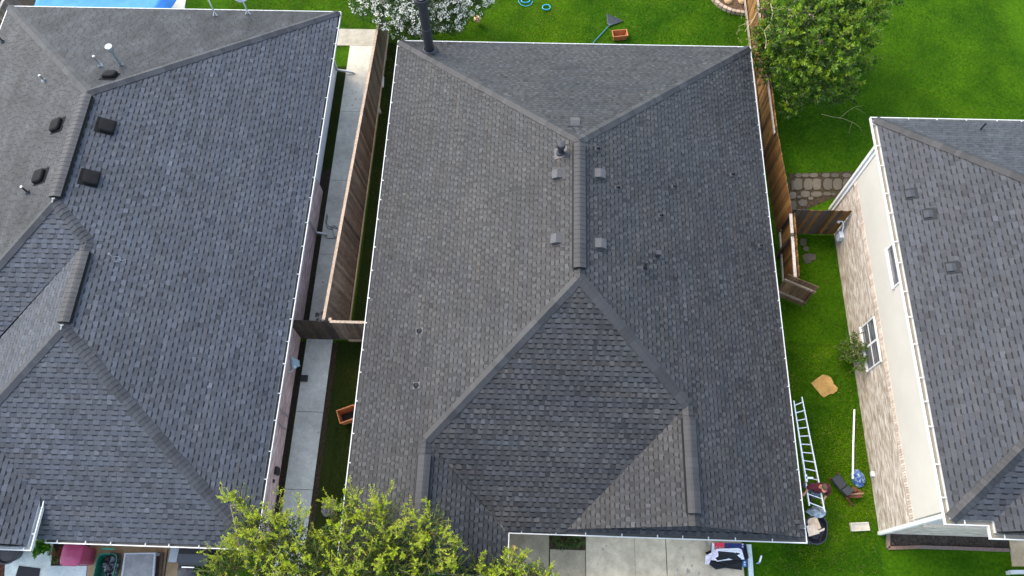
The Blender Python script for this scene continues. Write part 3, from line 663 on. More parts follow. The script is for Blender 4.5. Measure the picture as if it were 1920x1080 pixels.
fas = inset_rect(outR, .16); b = MB(); wall_box(b, fas, ZR - .20, ZR + .04); b.face([(p[0], p[1], ZR - .195) for p in fas]); b.build('fascia', M['cream'], rh)
WY0 = at(1635, 1000).y; WYN = at(1565, 392).y + .2
for p_ in ((1565, 392), (1640, 290)): pass
ZB = H - WX / ray(1668, 700)[0]
# north end of the wall: from the white corner board seen from the base line up to the soffit
WYN = on_wall_x(1602, 340, WX).y
y_step = r_(0, ys)[1] + .4
b = MB(); wall_box(b, [(WX, WY0), (30, WY0), (30, WYN), (WX, WYN)], 0, ZB); b.face([(WX, WY0, ZB), (30, WY0, ZB), (30, WYN, ZB), (WX, WYN, ZB)]); b.build('brick_wall', M['brick_tan'], rh)
b = MB(); wall_box(b, [(WX - .012, WY0 + .12), (30, WY0 + .12), (30, WYN), (WX - .012, WYN)], ZB + .002, ZR - .18); b.face([(WX - .012, WY0, ZB + .002), (30, WY0, ZB + .002), (30, WYN, ZB + .002), (WX - .012, WYN, ZB + .002)]); b.build('cream_wall', M['cream'], rh)
b = MB(); y = WY0 + .1
while y < WYN: b.box(WX - .028, y, ZB - .21, WX + .03, y + .068, ZB - .002, (lambda k: tuple(k * q for q in (.56, .46, .36)))(U(.75, 1.2))); y += .08
b.build('brick_band', M['matte'], rh)
b = MB(); b.box(WX - .05, WY0 - .05, .0, WX + .07, WY0 + .06, ZR - .2); b.build('corner_board', M['trim'], rh)
b = MB(); b.box(WX - .05, WYN - .08, .0, WX + .1, WYN + .03, ZR - .2); b.bar((WX - .07, WYN + .10, .1), (WX - .07, WYN + .10, ZR - .5), .1, .08); b.bar((WX - .07, WYN + .10, ZR - .5), (WX - .28, WYN + .10, ZR - .1), .1, .08, (0, 1, 0)); b.build('corner_board', M['trim'], rh)
def side_window(pix, panes, nm):
    q = [on_wall_x(*p, WX) for p in pix]; y0 = sum(p.y for p in (q[2], q[3])) / 2; y1 = sum(p.y for p in (q[0], q[1])) / 2; z0 = (q[0].z + q[3].z) / 2; z1 = (q[1].z + q[2].z) / 2
    b = MB(); fx = WX - .05
    for a, c, d, e in ((y0 - .04, z0 - .04, y0, z1 + .04), (y1, z0 - .04, y1 + .04, z1 + .04), (y0, z1, y1, z1 + .04), ): b.box(fx, a, c, WX + .05, d, e)
    b.box(fx - .04, y0 - .06, z0 - .06, WX + .05, y1 + .06, z0 - .0)
    for i in range(1, panes): ym = y0 + (y1 - y0) * i / panes; b.box(fx + .01, ym - .035, z0, WX + .05, ym + .035, z1)
    w = b.build('window', M['trim'], rh)
    for i in range(panes):
        a = y0 + (y1 - y0) * i / panes + .035 * (i > 0); c = y0 + (y1 - y0) * (i + 1) / panes - .035 * (i < panes - 1)
        b = MB(); b.face([(fx + .03, a, z0), (fx + .03, c, z0), (fx + .03, c, z1), (fx + .03, a, z1)]); pn = b.build('pane', M['glass_mix'], w)
        b = MB(); b.box(fx + .018, a, (z0 + z1) / 2 - .02, fx + .028, c, (z0 + z1) / 2 + .02); b.build('sash_bar', M['trim'], w)
    return w
# panes: glass with a pale blind close behind it
gm_ = mat('glass_with_blind', (.16, .16, .17), .06, .6, noise=[(3.2, .12, 1.25, 3, (1, .6, 6))]); M['glass_mix'] = gm_
side_window([(1612, 618), (1640, 598), (1652, 677), (1634, 690)], 2, 'lower')
side_window([(1664, 468), (1684, 452), (1700, 520), (1679, 534)], 1, 'upper')
p = on_wall_x(1638, 889, WX); b = MB(); b.box(WX - .08, p.y - .07, p.z - .07, WX, p.y + .07, p.z + .07, (.8, .8, .8)); b.box(WX - .10, p.y - .08, p.z + .07, WX, p.y + .08, p.z + .085); b.build('dryer_vent', M['trim'], rh)
b = MB(); b.box(WX + .25, WY0 - .07, ZB - .1, 30, WY0, ZB, (.55, .45, .34)); b.build('brick_band', M['matte'], rh)
# meter pipework near the cross fence
wm = thing('water_meter', 'white tap and pipe bracket on the whitewashed brick wall by the fence', 'tap', at(1552, 470))
p = on_wall_x(1556, 472, WX); b = MB(); b.box(WX - .16, p.y - .12, .0 + .5, WX, p.y + .12, .82, (.62, .64, .66)); b.build('meter_box', M['plain'], wm)
b = MB(); b.tube([(WX - .05, p.y + .1, .8), (WX - .06, p.y + .25, 1.05), (WX - .1, p.y + .38, 1.1), (WX - .22, p.y + .42, 1.05)], .025, 8, col=(.72, .74, .75)); b.tube([(WX - .22, p.y + .42, 1.0), (WX - .22, p.y + .42, 1.12)], .06, 8, col=(.72, .74, .75)); b.tube([(WX - .22, p.y + .32, 1.06), (WX - .22, p.y + .52, 1.06)], .02, 6, col=(.72, .74, .75)); b.build('pipework', M['plain'], wm)
#@@NEXT
# ================================================================== fences
FH = 1.83
def wood_tone(kind='grey'):
    if kind == 'grey': k = U(.6, 1.25); return tuple(k * q for q in rnd.choice(((.19, .14, .10), (.165, .125, .092), (.215, .165, .12), (.14, .10, .07))))
    if kind == 'dark': k = U(.6, 1.2); return tuple(k * q for q in rnd.choice(((.075, .055, .042), (.095, .07, .05), (.06, .047, .04))))
    if kind == 'orange': k = U(.65, 1.15); return tuple(k * q for q in rnd.choice(((.25, .125, .035), (.19, .09, .028), (.29, .155, .045), (.13, .065, .024))))
    k = U(.8, 1.15); return tuple(k * q for q in rnd.choice(((.36, .28, .18), (.30, .23, .14), (.33, .25, .17), (.40, .32, .22))))
def fence_run(parent, t0, t1, b0, b1, tone, name='picket_panel', side=1, w=.14, dog=.0, rails=2, jag=.02, cap=None, rail_tone=(.42, .33, .24), thick=.018):
    """pickets between a top line and a base line (both 3-D), rails behind them"""
    t0, t1, b0, b1 = map(Vector, (t0, t1, b0, b1)); L_ = (t1 - t0).length; n = max(1, int(L_ / (w + .004))); mb = MB()
    d = (t1 - t0).normalized(); upv = ((b0 - t0) + (b1 - t1)).normalized(); nrm = d.cross(upv).normalized() * side
    for i in range(n):
        f0, f1 = i / n + .002 / L_, (i + 1) / n - .003 / L_; q = U(-jag, jag)
        a0, a1 = t0.lerp(t1, f0), t0.lerp(t1, f1); c0, c1 = b0.lerp(b1, f0), b0.lerp(b1, f1)
        a0 = a0 - upv * q; a1 = a1 - upv * q
        o = nrm * U(0, .006); c = tone() if callable(tone) else tone; th = nrm * thick
        if dog > 0: top = [a0 + upv * dog, a0.lerp(a1, .28), a0.lerp(a1, .72), a1 + upv * dog]
        else: top = [a0, a1]
        fr = [c0] + top + [c1]; A = [p + o for p in fr]; B = [p + o - th for p in fr]
        mb.face(A[::-1] if side > 0 else A, c); mb.face(B if side > 0 else B[::-1], c)
        for k in range(len(fr)): kk = (k + 1) % len(fr); mb.face([A[k], A[kk], B[kk], B[k]], tuple(q_ * .9 for q_ in c))
    o = mb.build(name, M['wood'], parent)
    for k in range(rails):
        f = (.14, .84, .5)[k]; r_b = MB(); r_b.bar(t0.lerp(b0, f) - nrm * .06, t1.lerp(b1, f) - nrm * .06, .04, .09, (0, 0, 1), rail_tone); r_b.build('rail', M['wood'], parent)
    if cap is not None:
        c_b = MB(); c_b.bar(t0 + Vector((0, 0, .02)), t1 + Vector((0, 0, .02)), cap[0], .035, (0, 0, 1), cap[1]); c_b.build('top_rail', M['wood'], parent)
    return o
# long left fence: leans towards the left house; its base lies further right than its cap
lf = thing('wooden_fence', 'long grey plank fence between the left walkway and the middle house', 'fence', at(680, 350))
xt1, xt0, xb = -6.31, -6.88, -6.44; yN, yS = at(704, 20, 1.95).y + .6, at(607, 600, 1.95).y
fence_run(lf, (xt0, yS, 1.95), (xt1, yN, 1.95), (xb - .05, yS + .0, .05), (xb + .04, yN, .05), lambda: wood_tone('grey'), side=-1, cap=(.10, (.42, .31, .21)), rails=0)
b = MB(); b.bar((xb - .01, yS, .09), (xb + .08, yN, .09), .04, .14, (0, 0, 1), (.48, .34, .20)); b.build('kick_board', M['wood'], lf)
# cross fence between the two houses: dark old pickets and a newer light panel
cf1 = thing('wooden_fence', 'short fence across the left walkway, dark old boards beside lighter new ones', 'fence', at(615, 637))
yc = at(620, 637).y
zc = lambda px, py: H - yc / ray(px, py)[1]
xl = wxb + .03; xm = at(612, 600, 1.83).x + .12; xr = at(684, 601, 1.83).x + .35
fence_run(cf1, (xl, yc, 1.84), (xm, yc, 1.80), (xl, yc, .04), (xm, yc, .04), lambda: wood_tone('dark'), side=-1, jag=.035, rail_tone=(.1, .08, .06))
fence_run(cf1, (xm + .005, yc - .02, 1.84), (xr, yc - .02, 1.84), (xm + .005, yc - .02, .12), (xr, yc - .02, .12), lambda: wood_tone('grey'), name='new_panel', side=-1, cap=(.09, (.40, .31, .22)))
b = MB(); b.bar((xm + .3, yc - .05, .12), (xr, yc - .05, .12), .04, .14, (0, 0, 1), (.42, .32, .20)); b.build('kick_board', M['wood'], cf1)
b = MB(); b.box(xm - .05, yc + .02, 0, xm + .05, yc + .12, 1.86, (.42, .33, .24)); b.build('post', M['wood'], cf1)
# right fence: brown boards
rf = thing('wooden_fence', 'long brown board fence running down the right side of the middle house', 'fence', at(1450, 320))
T = [at(1419, -60, FH), at(1446, 150, FH), at(1458, 248, FH), at(1485, 396, FH)]
xs_ = [p.x for p in T]
def vert(a, b, off=0): return (a.x + off, a.y, FH), (b.x + off, b.y, FH), (a.x + off, a.y, .05), (b.x + off, b.y, .05)
fence_run(rf, *vert(T[1], T[0]), lambda: wood_tone('orange'), name='north_panel', side=1, jag=.015, rails=2, dog=.03)
fence_run(rf, *vert(T[2], T[1]), lambda: wood_tone('orange'), side=1, name='middle_panel', jag=.015, dog=.03)
b = MB(); b.bar((T[2].x - .09, T[2].y, FH - .1), (T[0].x - .09, T[0].y, FH - .1), .05, .10, (0, 0, 1), (.34, .29, .24)); b.build('top_rail', M['wood'], rf)
fence_run(rf, *vert(T[3], T[2]), lambda: wood_tone('orange'), side=1, name='south_panel', jag=.02)
b = MB(); b.bar((T[1].x - .10, T[2].y, .25), (T[0].x - .10, T[0].y, .25), .05, .12, (0, 0, 1), (.32, .26, .20)); b.build('kick_board', M['wood'], rf)
# lower stretch beside the gate with its rail towards the house
rf2 = thing('wooden_fence', 'short brown fence stretch with a pale top rail behind the open gate', 'fence', at(1480, 480))
A = at(1490, 398, FH); B = at(1499, 517, FH)
fence_run(rf2, (B.x, B.y, FH), (A.x, A.y, FH), (B.x, B.y, .05), (A.x, A.y, .05), lambda: wood_tone('orange'), side=1, dog=.03, jag=.015, rails=0)
b = MB(); b.bar((B.x - .10, B.y, FH - .13), (A.x - .10, A.y, FH - .13), .10, .05, (0, 0, 1), (.45, .40, .33)); b.build('top_rail', M['wood'], rf2)
b = MB(); b.bar((B.x - .06, B.y, .3), (A.x - .06, A.y, .3), .05, .10, (0, 0, 1), (.42, .37, .30)); b.build('rail', M['wood'], rf2)
b = MB(); b.box(A.x - .2, A.y - .9, 0, A.x - .1, A.y - .8, FH - .05, (.1, .07, .05)); b.build('post', M['wood'], rf2)
# cross fence to the right house
cf2 = thing('wooden_fence', 'short dark stained fence between the brown fence and the right house', 'fence', at(1525, 440))
ya = at(1526, 440).y
xa = T[3].x + .06; xz = WX - .03
fence_run(cf2, (xa, ya, FH), (xz, ya, FH), (xa, ya, .04), (xz, ya, .04), lambda: (wood_tone('dark') if rnd.random() < .55 else tuple(.8 * q for q in wood_tone('orange'))), side=-1, dog=.03, jag=.015, rail_tone=(.12, .09, .06))
# open gate leaf
ga = thing('wooden_gate', 'open wooden gate leaf swung out over the grass by the roof edge', 'gate', at(1490, 560))
a = at(1478, 514, FH - .05); b_ = at(1536, 538, FH - .05)
fence_run(ga, a, b_, (a.x, a.y, .08), (b_.x, b_.y, .08), lambda: tuple(q * m_ for q, m_ in zip(wood_tone('grey'), (.85, .68, .48))), name='boards', side=1, jag=.012, rails=0, w=.13)
d = (b_ - a).normalized(); nn = Vector((d.y, -d.x, 0))
for f in (.22, .74):
    r_b = MB(); z = FH * (1 - f); r_b.bar(Vector((a.x, a.y, z)) + nn * .05, Vector((b_.x, b_.y, z)) + nn * .05, .05, .10, (0, 0, 1), (.30, .23, .16)); r_b.build('rail', M['wood'], ga)
r_b = MB(); r_b.bar(Vector((b_.x, b_.y, .35)) + nn * .055 - d * .06, Vector((b_.x, b_.y, FH * .82)) + nn * .055 - d * .06, .09, .04, d, (.16, .08, .05)); r_b.build('stile', M['wood'], ga)

# ================================================================== paths, drive, beds
def slab(name, poly, z1, mtl, label=None, z0=-.02, col=(1, 1, 1), kind='structure'):
    b = MB(); b.cur = col; q = [(p.x, p.y) for p in poly]
    ar = sum(q[i][0] * q[(i + 1) % len(q)][1] - q[(i + 1) % len(q)][0] * q[i][1] for i in range(len(q)))
    if ar < 0: q = q[::-1]
    b.prism(q, z0, z1); o = b.build(name, mtl); o['kind'] = kind
    if label: o['label'] = label
    if kind == 'structure': o['category'] = {'w': 'path'}.get('x', 'ground')
    return o
WL, WR = -7.95, -6.97
def joints(y0, y1, n):
    return [y0 + (y1 - y0) * i / n for i in range(n + 1)]
yw0, yw1, yw2 = at(590, 637).y - .02, at(640, 86).y, at(640, 55).y
b = MB()
cuts = sorted([yc, at(600, 338).y, at(600, 477).y, yw1, at(670, 210).y])
for i in range(len(cuts) - 1): b.box(WL, cuts[i] + .008, -.02, WR + .25, cuts[i + 1] - .008, .035, (.84, .83, .78))
b.box(at(625, 70).x - 1.2, yw1 + .0, -.02, WR + .6, yw2, .036, (.62, .58, .49))
cuts = [at(560, 950).y - 6, at(560, 918).y, at(560, 772).y, yc - .0]
for i in range(len(cuts) - 1): b.box(WL + .02, cuts[i] + .008, -.02, WR - .03, cuts[i + 1] - .008, .035, (.86, .87, .83))
tag(b.build('walkway', M['concrete']), 'pale concrete walkway along the pink brick wall', 'path', kind='structure')
b = MB(); b.box(wxb - .3, yc - 8, -.02, WL - .02, yc - .1, .012, (.55, .5, .45)); b.box(wxs - .3, yc + .1, -.02, WL - .01, yb + 1, .012, (.6, .65, .5))
tag(b.build('bare_soil', M['soil']), 'dark bare soil strip between wall and walkway', 'soil', kind='structure')
b = MB(); b.box(WR - .02, yc - 8, -.02, WR + .16, yc - .1, .010, (.8, .7, .45)); tag(b.build('bare_soil', M['soil']), 'brown soil edge right of the front walkway', 'soil', kind='structure')
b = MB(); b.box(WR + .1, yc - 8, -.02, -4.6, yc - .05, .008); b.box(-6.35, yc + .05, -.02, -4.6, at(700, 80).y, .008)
b.box(wxs, yb + .6, -.02, WL - .01, yw1 - 1.1, .009); tag(b.build('shaded_side_lawn', M['lawn_shade']), 'thin grass strip with painted-in shade along the left side of the middle house', 'grass strip', kind='structure')
# driveway
x0 = at(1098, 1040).x; x1 = at(1249, 1040).x; x2 = at(1392, 1040).x; yt = c_(0, yf if False else .1088)[1] + .6
b = MB(); xm_ = at(1190, 1040).x
for a, c in ((x0 + .01, xm_ - .004), (xm_ + .004, x1 - .012), (x1 + .012, x2)): b.box(a, -9, -.02, c, yt, .035)
tag(b.build('driveway', M['drive']), 'tan concrete driveway below the middle house gutter', 'driveway', kind='structure')
b = MB(); xa_ = at(1030, 1050).x; yq = at(1065, 1031).y; b.box(at(970, 1040).x - .3, -9, -.02, xa_ - .02, yt, .034, (.62, .62, .60)); b.box(xa_ + .02, -9, -.02, x0 - .01, yq, .034, (.66, .66, .64))
tag(b.build('front_path', M['drive']), 'darker speckled concrete slabs left of the driveway', 'path', kind='structure')
b = MB(); b.box(xa_ - .02, yq, -.02, x0 + .0, yt, .02, (.9, .8, .6)); tag(b.build('bare_soil', M['soil']), 'small planting strip beside the driveway', 'soil', kind='structure')
# oil marks on the drive
def blotch(b, cx, cy, rx_, ry_, z, col, n=11, rough=.35):
    pts = [(cx + rx_ * U(1 - rough, 1 + rough) * math.cos(2 * math.pi * k / n), cy + ry_ * U(1 - rough, 1 + rough) * math.sin(2 * math.pi * k / n), z) for k in range(n)]
    b.face(pts, col)
b = MB()
for px, py, s in ((1130, 1030, .05), (1136, 1024, .035), (1275, 1028, .03), (1281, 1047, .06), (1297, 1061, .05), (1290, 1071, .09), (1310, 1075, .05), (1285, 1060, .025), (1325, 1020, .10), (1120, 1059, .03), (1181, 1062, .02), (1333, 1062, .07), (1300, 1046, .03), (1270, 1069, .05)):
    p = at(px, py); blotch(b, p.x, p.y, s * .6, s * 1.0, .0375, (.30, .265, .21))
for px, py, s in ((595, 591, .09), (605, 588, .07), (601, 602, .03), (600, 590, .025), (619, 586, .03), (596, 600, .06), (613, 597, .10), (620, 598, .05)):
    p = at(px, py); blotch(b, p.x, p.y, s, s, .0375, (.12, .10, .09))
for px, py, s in ((669, 174, .03), (667, 187, .03), (661, 198, .03), (638, 303, .02), (606, 530, .035), (640, 434, .05), (640, 448, .06), (581, 641, .03), (597, 811, .03)):
    p = at(px, py); blotch(b, p.x, p.y, s, s, .0375, (.22, .20, .18))
st = b.build('stain', M['matte']); st['kind'] = 'stuff'; tag(st, 'small dark stains and leaf litter on the concrete', 'stains')
# right-hand beds and pavement
slab('planting_bed', [at(1664, 996), at(1890, 1000), at(1890, 1031), at(1664, 1029)], .03, M['soil'], 'dark mulch bed below the front wall of the right house')['category'] = 'bed'
b = MB()
pts = [at(1664, 998), at(1664, 1028), at(1720, 1026), at(1790, 1028), at(1890, 1032)]
for i in range(len(pts) - 1): b.bar(pts[i] + Vector((0, 0, .03)), pts[i + 1] + Vector((0, 0, .03)), .10, .12, (0, 0, 1), tuple(U(.8, 1.1) * q for q in (.17, .13, .085)))
tag(b.build('bed_edging', M['matte']), 'low tan edging around the dark mulch bed', 'edging')
slab('paved_path', [at(1888, 985), at(1990, 985), at(1995, 1062), at(1897, 1062)], .04, M['drive'], 'tan paving at the bottom right corner', col=(.9, .82, .72))['category'] = 'path'
b = MB(); p, q = at(1893, 1073, .3), at(1960, 1072, .3); b.bar(p, q, .12, .12); b.box(p.x + .05, p.y - .05, 0, p.x + .15, p.y + .05, .25); tag(b.build('white_edging', M['white']), 'white bar at the bottom right corner beside the paving', 'bar')
b = MB(); p = at(1611, 988); Mz = Matrix.Translation(p) @ Matrix.Rotation(math.radians(4), 4, 'Z'); b.box(-.30, -.13, 0, .30, .13, .07, (.85, .82, .74), Mz); b.box(-.30, -.13, .07, -.26, .13, .11, (.85, .82, .74), Mz); b.box(-.26, -.13, .07, .26, -.09, .11, (.85, .82, .74), Mz); b.box(-.26, .09, .07, .26, .13, .11, (.85, .82, .74), Mz)
tag(b.build('splash_block', M['concrete']), 'pale concrete splash block on the grass at the right house corner', 'block')
# flagstone path behind the cross fence
fp = MB(); r8 = random.Random(5)
slab('path_bed', [at(1478, 326), at(1640, 320), at(1640, 365), at(1560, 372), at(1500, 398), at(1478, 398)], .008, M['soil'], 'dark joints under the flagstone path', col=(1.0, .95, .65))['category'] = 'path'
def stone(b, px0, py0, px1, py1, irregular=True, z=.035):
    n = 9; cx, cy = (px0 + px1) / 2, (py0 + py1) / 2; pts = []
    for k in range(n):
        t_ = 2 * math.pi * k / n; c, s = math.cos(t_), math.sin(t_); m_ = max(abs(c), abs(s)) ** (.55 if irregular else .85); q = r8.uniform(.86, 1.0) if irregular else r8.uniform(.95, 1.0)
        p = at(cx + c / m_ * ((px1 - px0) / 2 + .8) * q, cy + s / m_ * (py1 - py0) / 2 * q); pts.append((p.x, p.y))
    k = r8.uniform(.65, 1.2); b.prism(pts[::-1], -.01, z + r8.uniform(-.006, .006), tuple(k * q for q in (.10, .084, .058)))
for x in (1488, 1507, 1523, 1544, 1562, 1580, 1600): stone(fp, x, 335, x + 15, 357, False)
for x in (1490, 1503, 1518, 1540, 1558, 1578, 1598): stone(fp, x + r8.uniform(-2, 2), 325, x + r8.uniform(11, 17), 334)
for q in ((1480, 360, 1492, 374), (1501, 358, 1518, 371), (1520, 359, 1541, 370), (1543, 360, 1557, 368), (1497, 374, 1513, 388), (1515, 369, 1524, 376), (1480, 377, 1492, 395), (1484, 338, 1489, 358), (1494, 367, 1502, 373), (1558, 362, 1566, 368)): stone(fp, *q)
tag(fp.build('flagstone_path', M['matte']), 'brown flagstone path between the brown fence and the right house', 'path', kind='structure')
fp2 = MB()
for q in ((1499, 447, 1511, 462), (1503, 475, 1530, 490), (1506, 462, 1516, 472), (1508, 486, 1520, 495)): stone(fp2, *q)
tag(fp2.build('stepping_stones', M['matte']), 'worn flat stones in the grass behind the open gate', 'stones', kind='structure')
# raised bed at the top with stone edging
slab('planting_bed', [at(1336, -30), at(1345, 5), at(1362, 16), at(1385, 22), at(1408, 25), at(1440, 40), at(1440, -40)], .10, M['soil'], 'brown mulch bed at the top edge near the bushy tree', col=(1.9, 1.5, 1.1))['category'] = 'bed'
bed = thing('stone_edging', 'curved row of tan stone blocks around the top planting bed', 'edging', at(1370, 18))
path_ = [(1333, -12), (1336, -4), (1341, 3), (1348, 9), (1355, 14), (1363, 18), (1371, 21), (1379, 23), (1387, 24), (1395, 25), (1403, 26), (1410, 25)]
for i in range(len(path_) - 1):
    b = MB(); p, q = at(*path_[i], .08), at(*path_[i + 1], .08); k = U(.85, 1.15); b.bar(p.lerp(q, .06), p.lerp(q, .94), .14, .2, (0, 0, 1), tuple(k * c for c in (.36, .27, .19))); b.build('edging_block', M['matte'], bed)
for i, (px, py) in enumerate(((1365, 3), (1391, 3))):
    b = MB(); p = at(px, py, .1); b.lathe(tuple(p), [(.16, -.05), (.18, .06), (.12, .13), (.01, .15)], 8, col=(.38, .25, .12)); tag(b.build('bed_rock', M['matte']), ('round' if i else 'broad') + ' brown rock in the top planting bed ' + ('nearer the fence' if i else 'nearer the lawn'), 'rock', 'rocks in the top planting bed')
#@@NEXT2
# ================================================================== small things
PL, MT = M['plain'], M['matte']
def base(px, py, z=0): return at(px, py, z)
# bricks and blocks along the foot of the long fence
for px, py, c, a, lab in ((722, 108, (.30, .27, .23), 5, 'pale block furthest up the grass strip along the long fence'), (719, 127, (.24, .13, .10), 8, 'dull red brick standing second along the grass strip by the fence'), (716, 139, (.40, .13, .08), -6, 'red brick just above the white frame by the long fence'),
        (712, 168, (.36, .16, .11), 10, 'dull red brick just below the white frame by the long fence'), (711, 180, (.48, .10, .05), -4, 'bright red brick in the row along the long fence'), (711, 209, (.38, .33, .27), 20, 'tan lump lying lowest in the row along the long fence')):
    p = at(px, py); Mz = Matrix.Translation(p) @ Matrix.Rotation(math.radians(a), 4, 'Z'); b = MB(); b.box(-.07, -.14, 0, .07, .14, .11, c, Mz); b.box(-.05, -.11, .11, .05, .11, .118, tuple(q * .85 for q in c), Mz)
    tag(b.build('brick', MT), lab, 'brick', 'bricks along the foot of the long fence')
b = MB(); p = at(715, 155); Mz = Matrix.Translation(p) @ Matrix.Rotation(math.radians(4), 4, 'Z')
for a_ in ((-.11, -.26, -.06, .26), (.06, -.26, .11, .26), (-.06, -.26, .06, -.20), (-.06, .20, .06, .26)): b.box(a_[0], a_[1], 0, a_[2], a_[3], .09, (.70, .69, .64), Mz)
tag(b.build('small_frame', MT), 'small white frame among the bricks by the long fence', 'frame')
# loops of cable on the walkway
b = MB()
def loop(pp, z=.05, r_=.011):
    q = [at(x, y, z) for x, y in pp]; out = []
    for i in range(len(q) - 1):
        p0 = q[max(i - 1, 0)]; p1 = q[i]; p2 = q[i + 1]; p3 = q[min(i + 2, len(q) - 1)]
        for k in range(5):
            t_ = k / 5; out.append(.5 * ((2 * p1) + (p2 - p0) * t_ + (2 * p0 - 5 * p1 + 4 * p2 - p3) * t_ * t_ + (-p0 + 3 * p1 - 3 * p2 + p3) * t_ ** 3))
    out.append(q[-1]); b.tube(out, r_, 6, col=(.06, .055, .06))
loop([(613, 401), (614, 410), (612, 418), (617, 424), (626, 427), (634, 430), (635, 440), (634, 446), (630, 446), (625, 440), (624, 432), (618, 424)])
loop([(608, 440), (613, 446), (621, 447), (629, 446), (633, 441), (634, 432), (629, 424), (622, 424)])
loop([(612, 404), (611, 414), (612, 424), (619, 430), (624, 429)])
tag(b.build('cable_coil', PL, None, True), 'loose loops of dark cable on the walkway by the downspout', 'cable')
for i, (px, py, s, c) in enumerate(((638, 452, .10, (.33, .25, .12)), (640, 443, .05, (.2, .16, .1)))):
    b = MB(); p = at(px, py, .03); b.lathe(tuple(p), [(s, 0), (s * .9, s * .5), (s * .5, s * .8), (.005, s * .85)], 9, col=c); tag(b.build('stone', MT), ('larger' if i == 0 else 'smaller') + ' brown clod against the foot of the long fence', 'stone')
# terracotta trough at the back, second one by the left eave
def planter(px, py, rot, l, w, h, lab, inner, z=0, tilt=0):
    t_ = thing('planter_box', lab, 'planter', at(px, py), 'terracotta planter boxes'); Mz = Matrix.Translation(at(px, py)) @ Matrix.Rotation(rot, 4, 'Z')
    oc = (.42, .16, .06); b = MB()
    def rect(k, z): return [Mz @ Vector((sx * (l / 2) * k[0], sy * (w / 2) * k[1], z)) for sx, sy in ((-1, -1), (1, -1), (1, 1), (-1, 1))]
    rows = [rect((.86, .82), 0), rect((.97, .96), h - .05), rect((1.04, 1.06), h - .05), rect((1.04, 1.06), h), rect((.95, .92), h), rect((.82, .76), .03)]
    b.grid(rows, True, oc); b.face(rows[-1], inner); b.face(rows[0][::-1], oc); b.build('box', MT, t_)
    return t_
planter(1161, 71, math.radians(8), .62, .34, .30, 'orange planter box on the back lawn beside the blue net', (.40, .14, .06))
planter(656, 783, math.radians(22), .60, .46, .50, 'orange planter box half hidden under the middle house gutter', (.02, .015, .012))
# leaf net on a blue pole
nt_ = thing('pool_net', 'triangular black net on a blue pole lying on the back lawn', 'net', at(1142, 45))
z = .06; tri = [at(1138, 26, z), at(1168, 39, z), at(1144, 45, z)]; tri = [tri[0], tri[1], at(1150, 46, z), at(1140, 46, z)]
b = MB()
for i in range(4): b.tube([tri[i], tri[(i + 1) % 4]], .014, 6, col=(.03, .035, .04))
b.build('hoop', PL, nt_)
b = MB()
for i in range(9):
    f = i / 8; b.bar(tri[0].lerp(tri[3], f), tri[1].lerp(tri[2], f), .009, .004, (0, 0, 1), (.035, .04, .045)); b.bar(tri[0].lerp(tri[1], f), tri[3].lerp(tri[2], f), .009, .004, (0, 0, 1), (.035, .04, .045))
cen = sum(tri, Vector()) / 4; b.face([q.lerp(cen, .03) - Vector((0, 0, .03)) for q in tri], (.03, .033, .036)); b.build('mesh', PL, nt_)
b = MB(); b.tube([at(1145, 45, .05), at(1115, 77, .05), at(1106, 90, .05)], .018, 8, col=(.035, .16, .22)); b.build('pole', PL, nt_)
b = MB(); b.tube([at(1139, 44, .07), at(1144, 48, .07)], .03, 8, col=(.03, .05, .06)); b.tube([at(1150, 45, .07), at(1142, 49, .07)], .02, 8, col=(.03, .05, .06)); b.build('bracket', PL, nt_)
# blue hose coils
def coil(px, py, r0, lab, n=5, sy=.85):
    p = at(px, py, .03); b = MB(); pts = []
    for i in range(n * 22):
        a_ = i / 22 * 2 * math.pi; r_ = r0 * (1 + .10 * math.sin(i * .31) * .6 + U(-.01, .01)); pts.append(p + Vector((r_ * math.cos(a_), sy * r_ * math.sin(a_), .012 * (i / 22) + .01)))
    b.tube(pts, .014, 6, col=(.03, .42, .62)); tag(b.build('hose_coil', PL, None, True), lab, 'hose', 'blue hose coils on the back lawn')
coil(1024, 15, .17, 'coiled blue hose ring lying nearer the pool net')
coil(985, 2, .19, 'looser blue hose coil cut off at the top edge', 5, .7)
b = MB(); b.tube([at(973, -2, .04), at(972, 3, .04), at(977, 9, .04), at(985, 12, .04), at(995, 9, .04), at(999, 2, .04)], .012, 6, col=(.03, .42, .62)); tag(b.build('hose_loop', PL, None, True), 'single loose loop of blue hose around the upper coil', 'hose')
# cardboard on the grass
cb = [(1520, 719), (1531, 710), (1542, 703), (1549, 704), (1557, 708), (1562, 718), (1561, 721), (1564, 722), (1570, 728), (1569, 733), (1561, 739), (1556, 739), (1544, 746), (1538, 741)]
b = MB(); q = [at(x, y) for x, y in cb]; b.prism([(p.x, p.y) for p in q][::-1], .025, .045, (.40, .24, .075)); o = b.build('cardboard_sheet', M['board'] if 'board' in M else mat('plywood', (1, 1, 1), .8, .25, True, [(2.6, .62, 1.12, 5), (20, .88, 1.08, 4)])); tag(o, 'torn ochre cardboard sheet lying on the grass strip', 'cardboard')
# white pipe on the grass
b = MB(); b.tube([at(1602, 768, .06), at(1600, 830, .06), at(1599, 898, .06)], .032, 10, col=(.75, .77, .76)); tag(b.build('white_pipe', PL), 'long white plastic pipe along the foot of the right house', 'pipe')
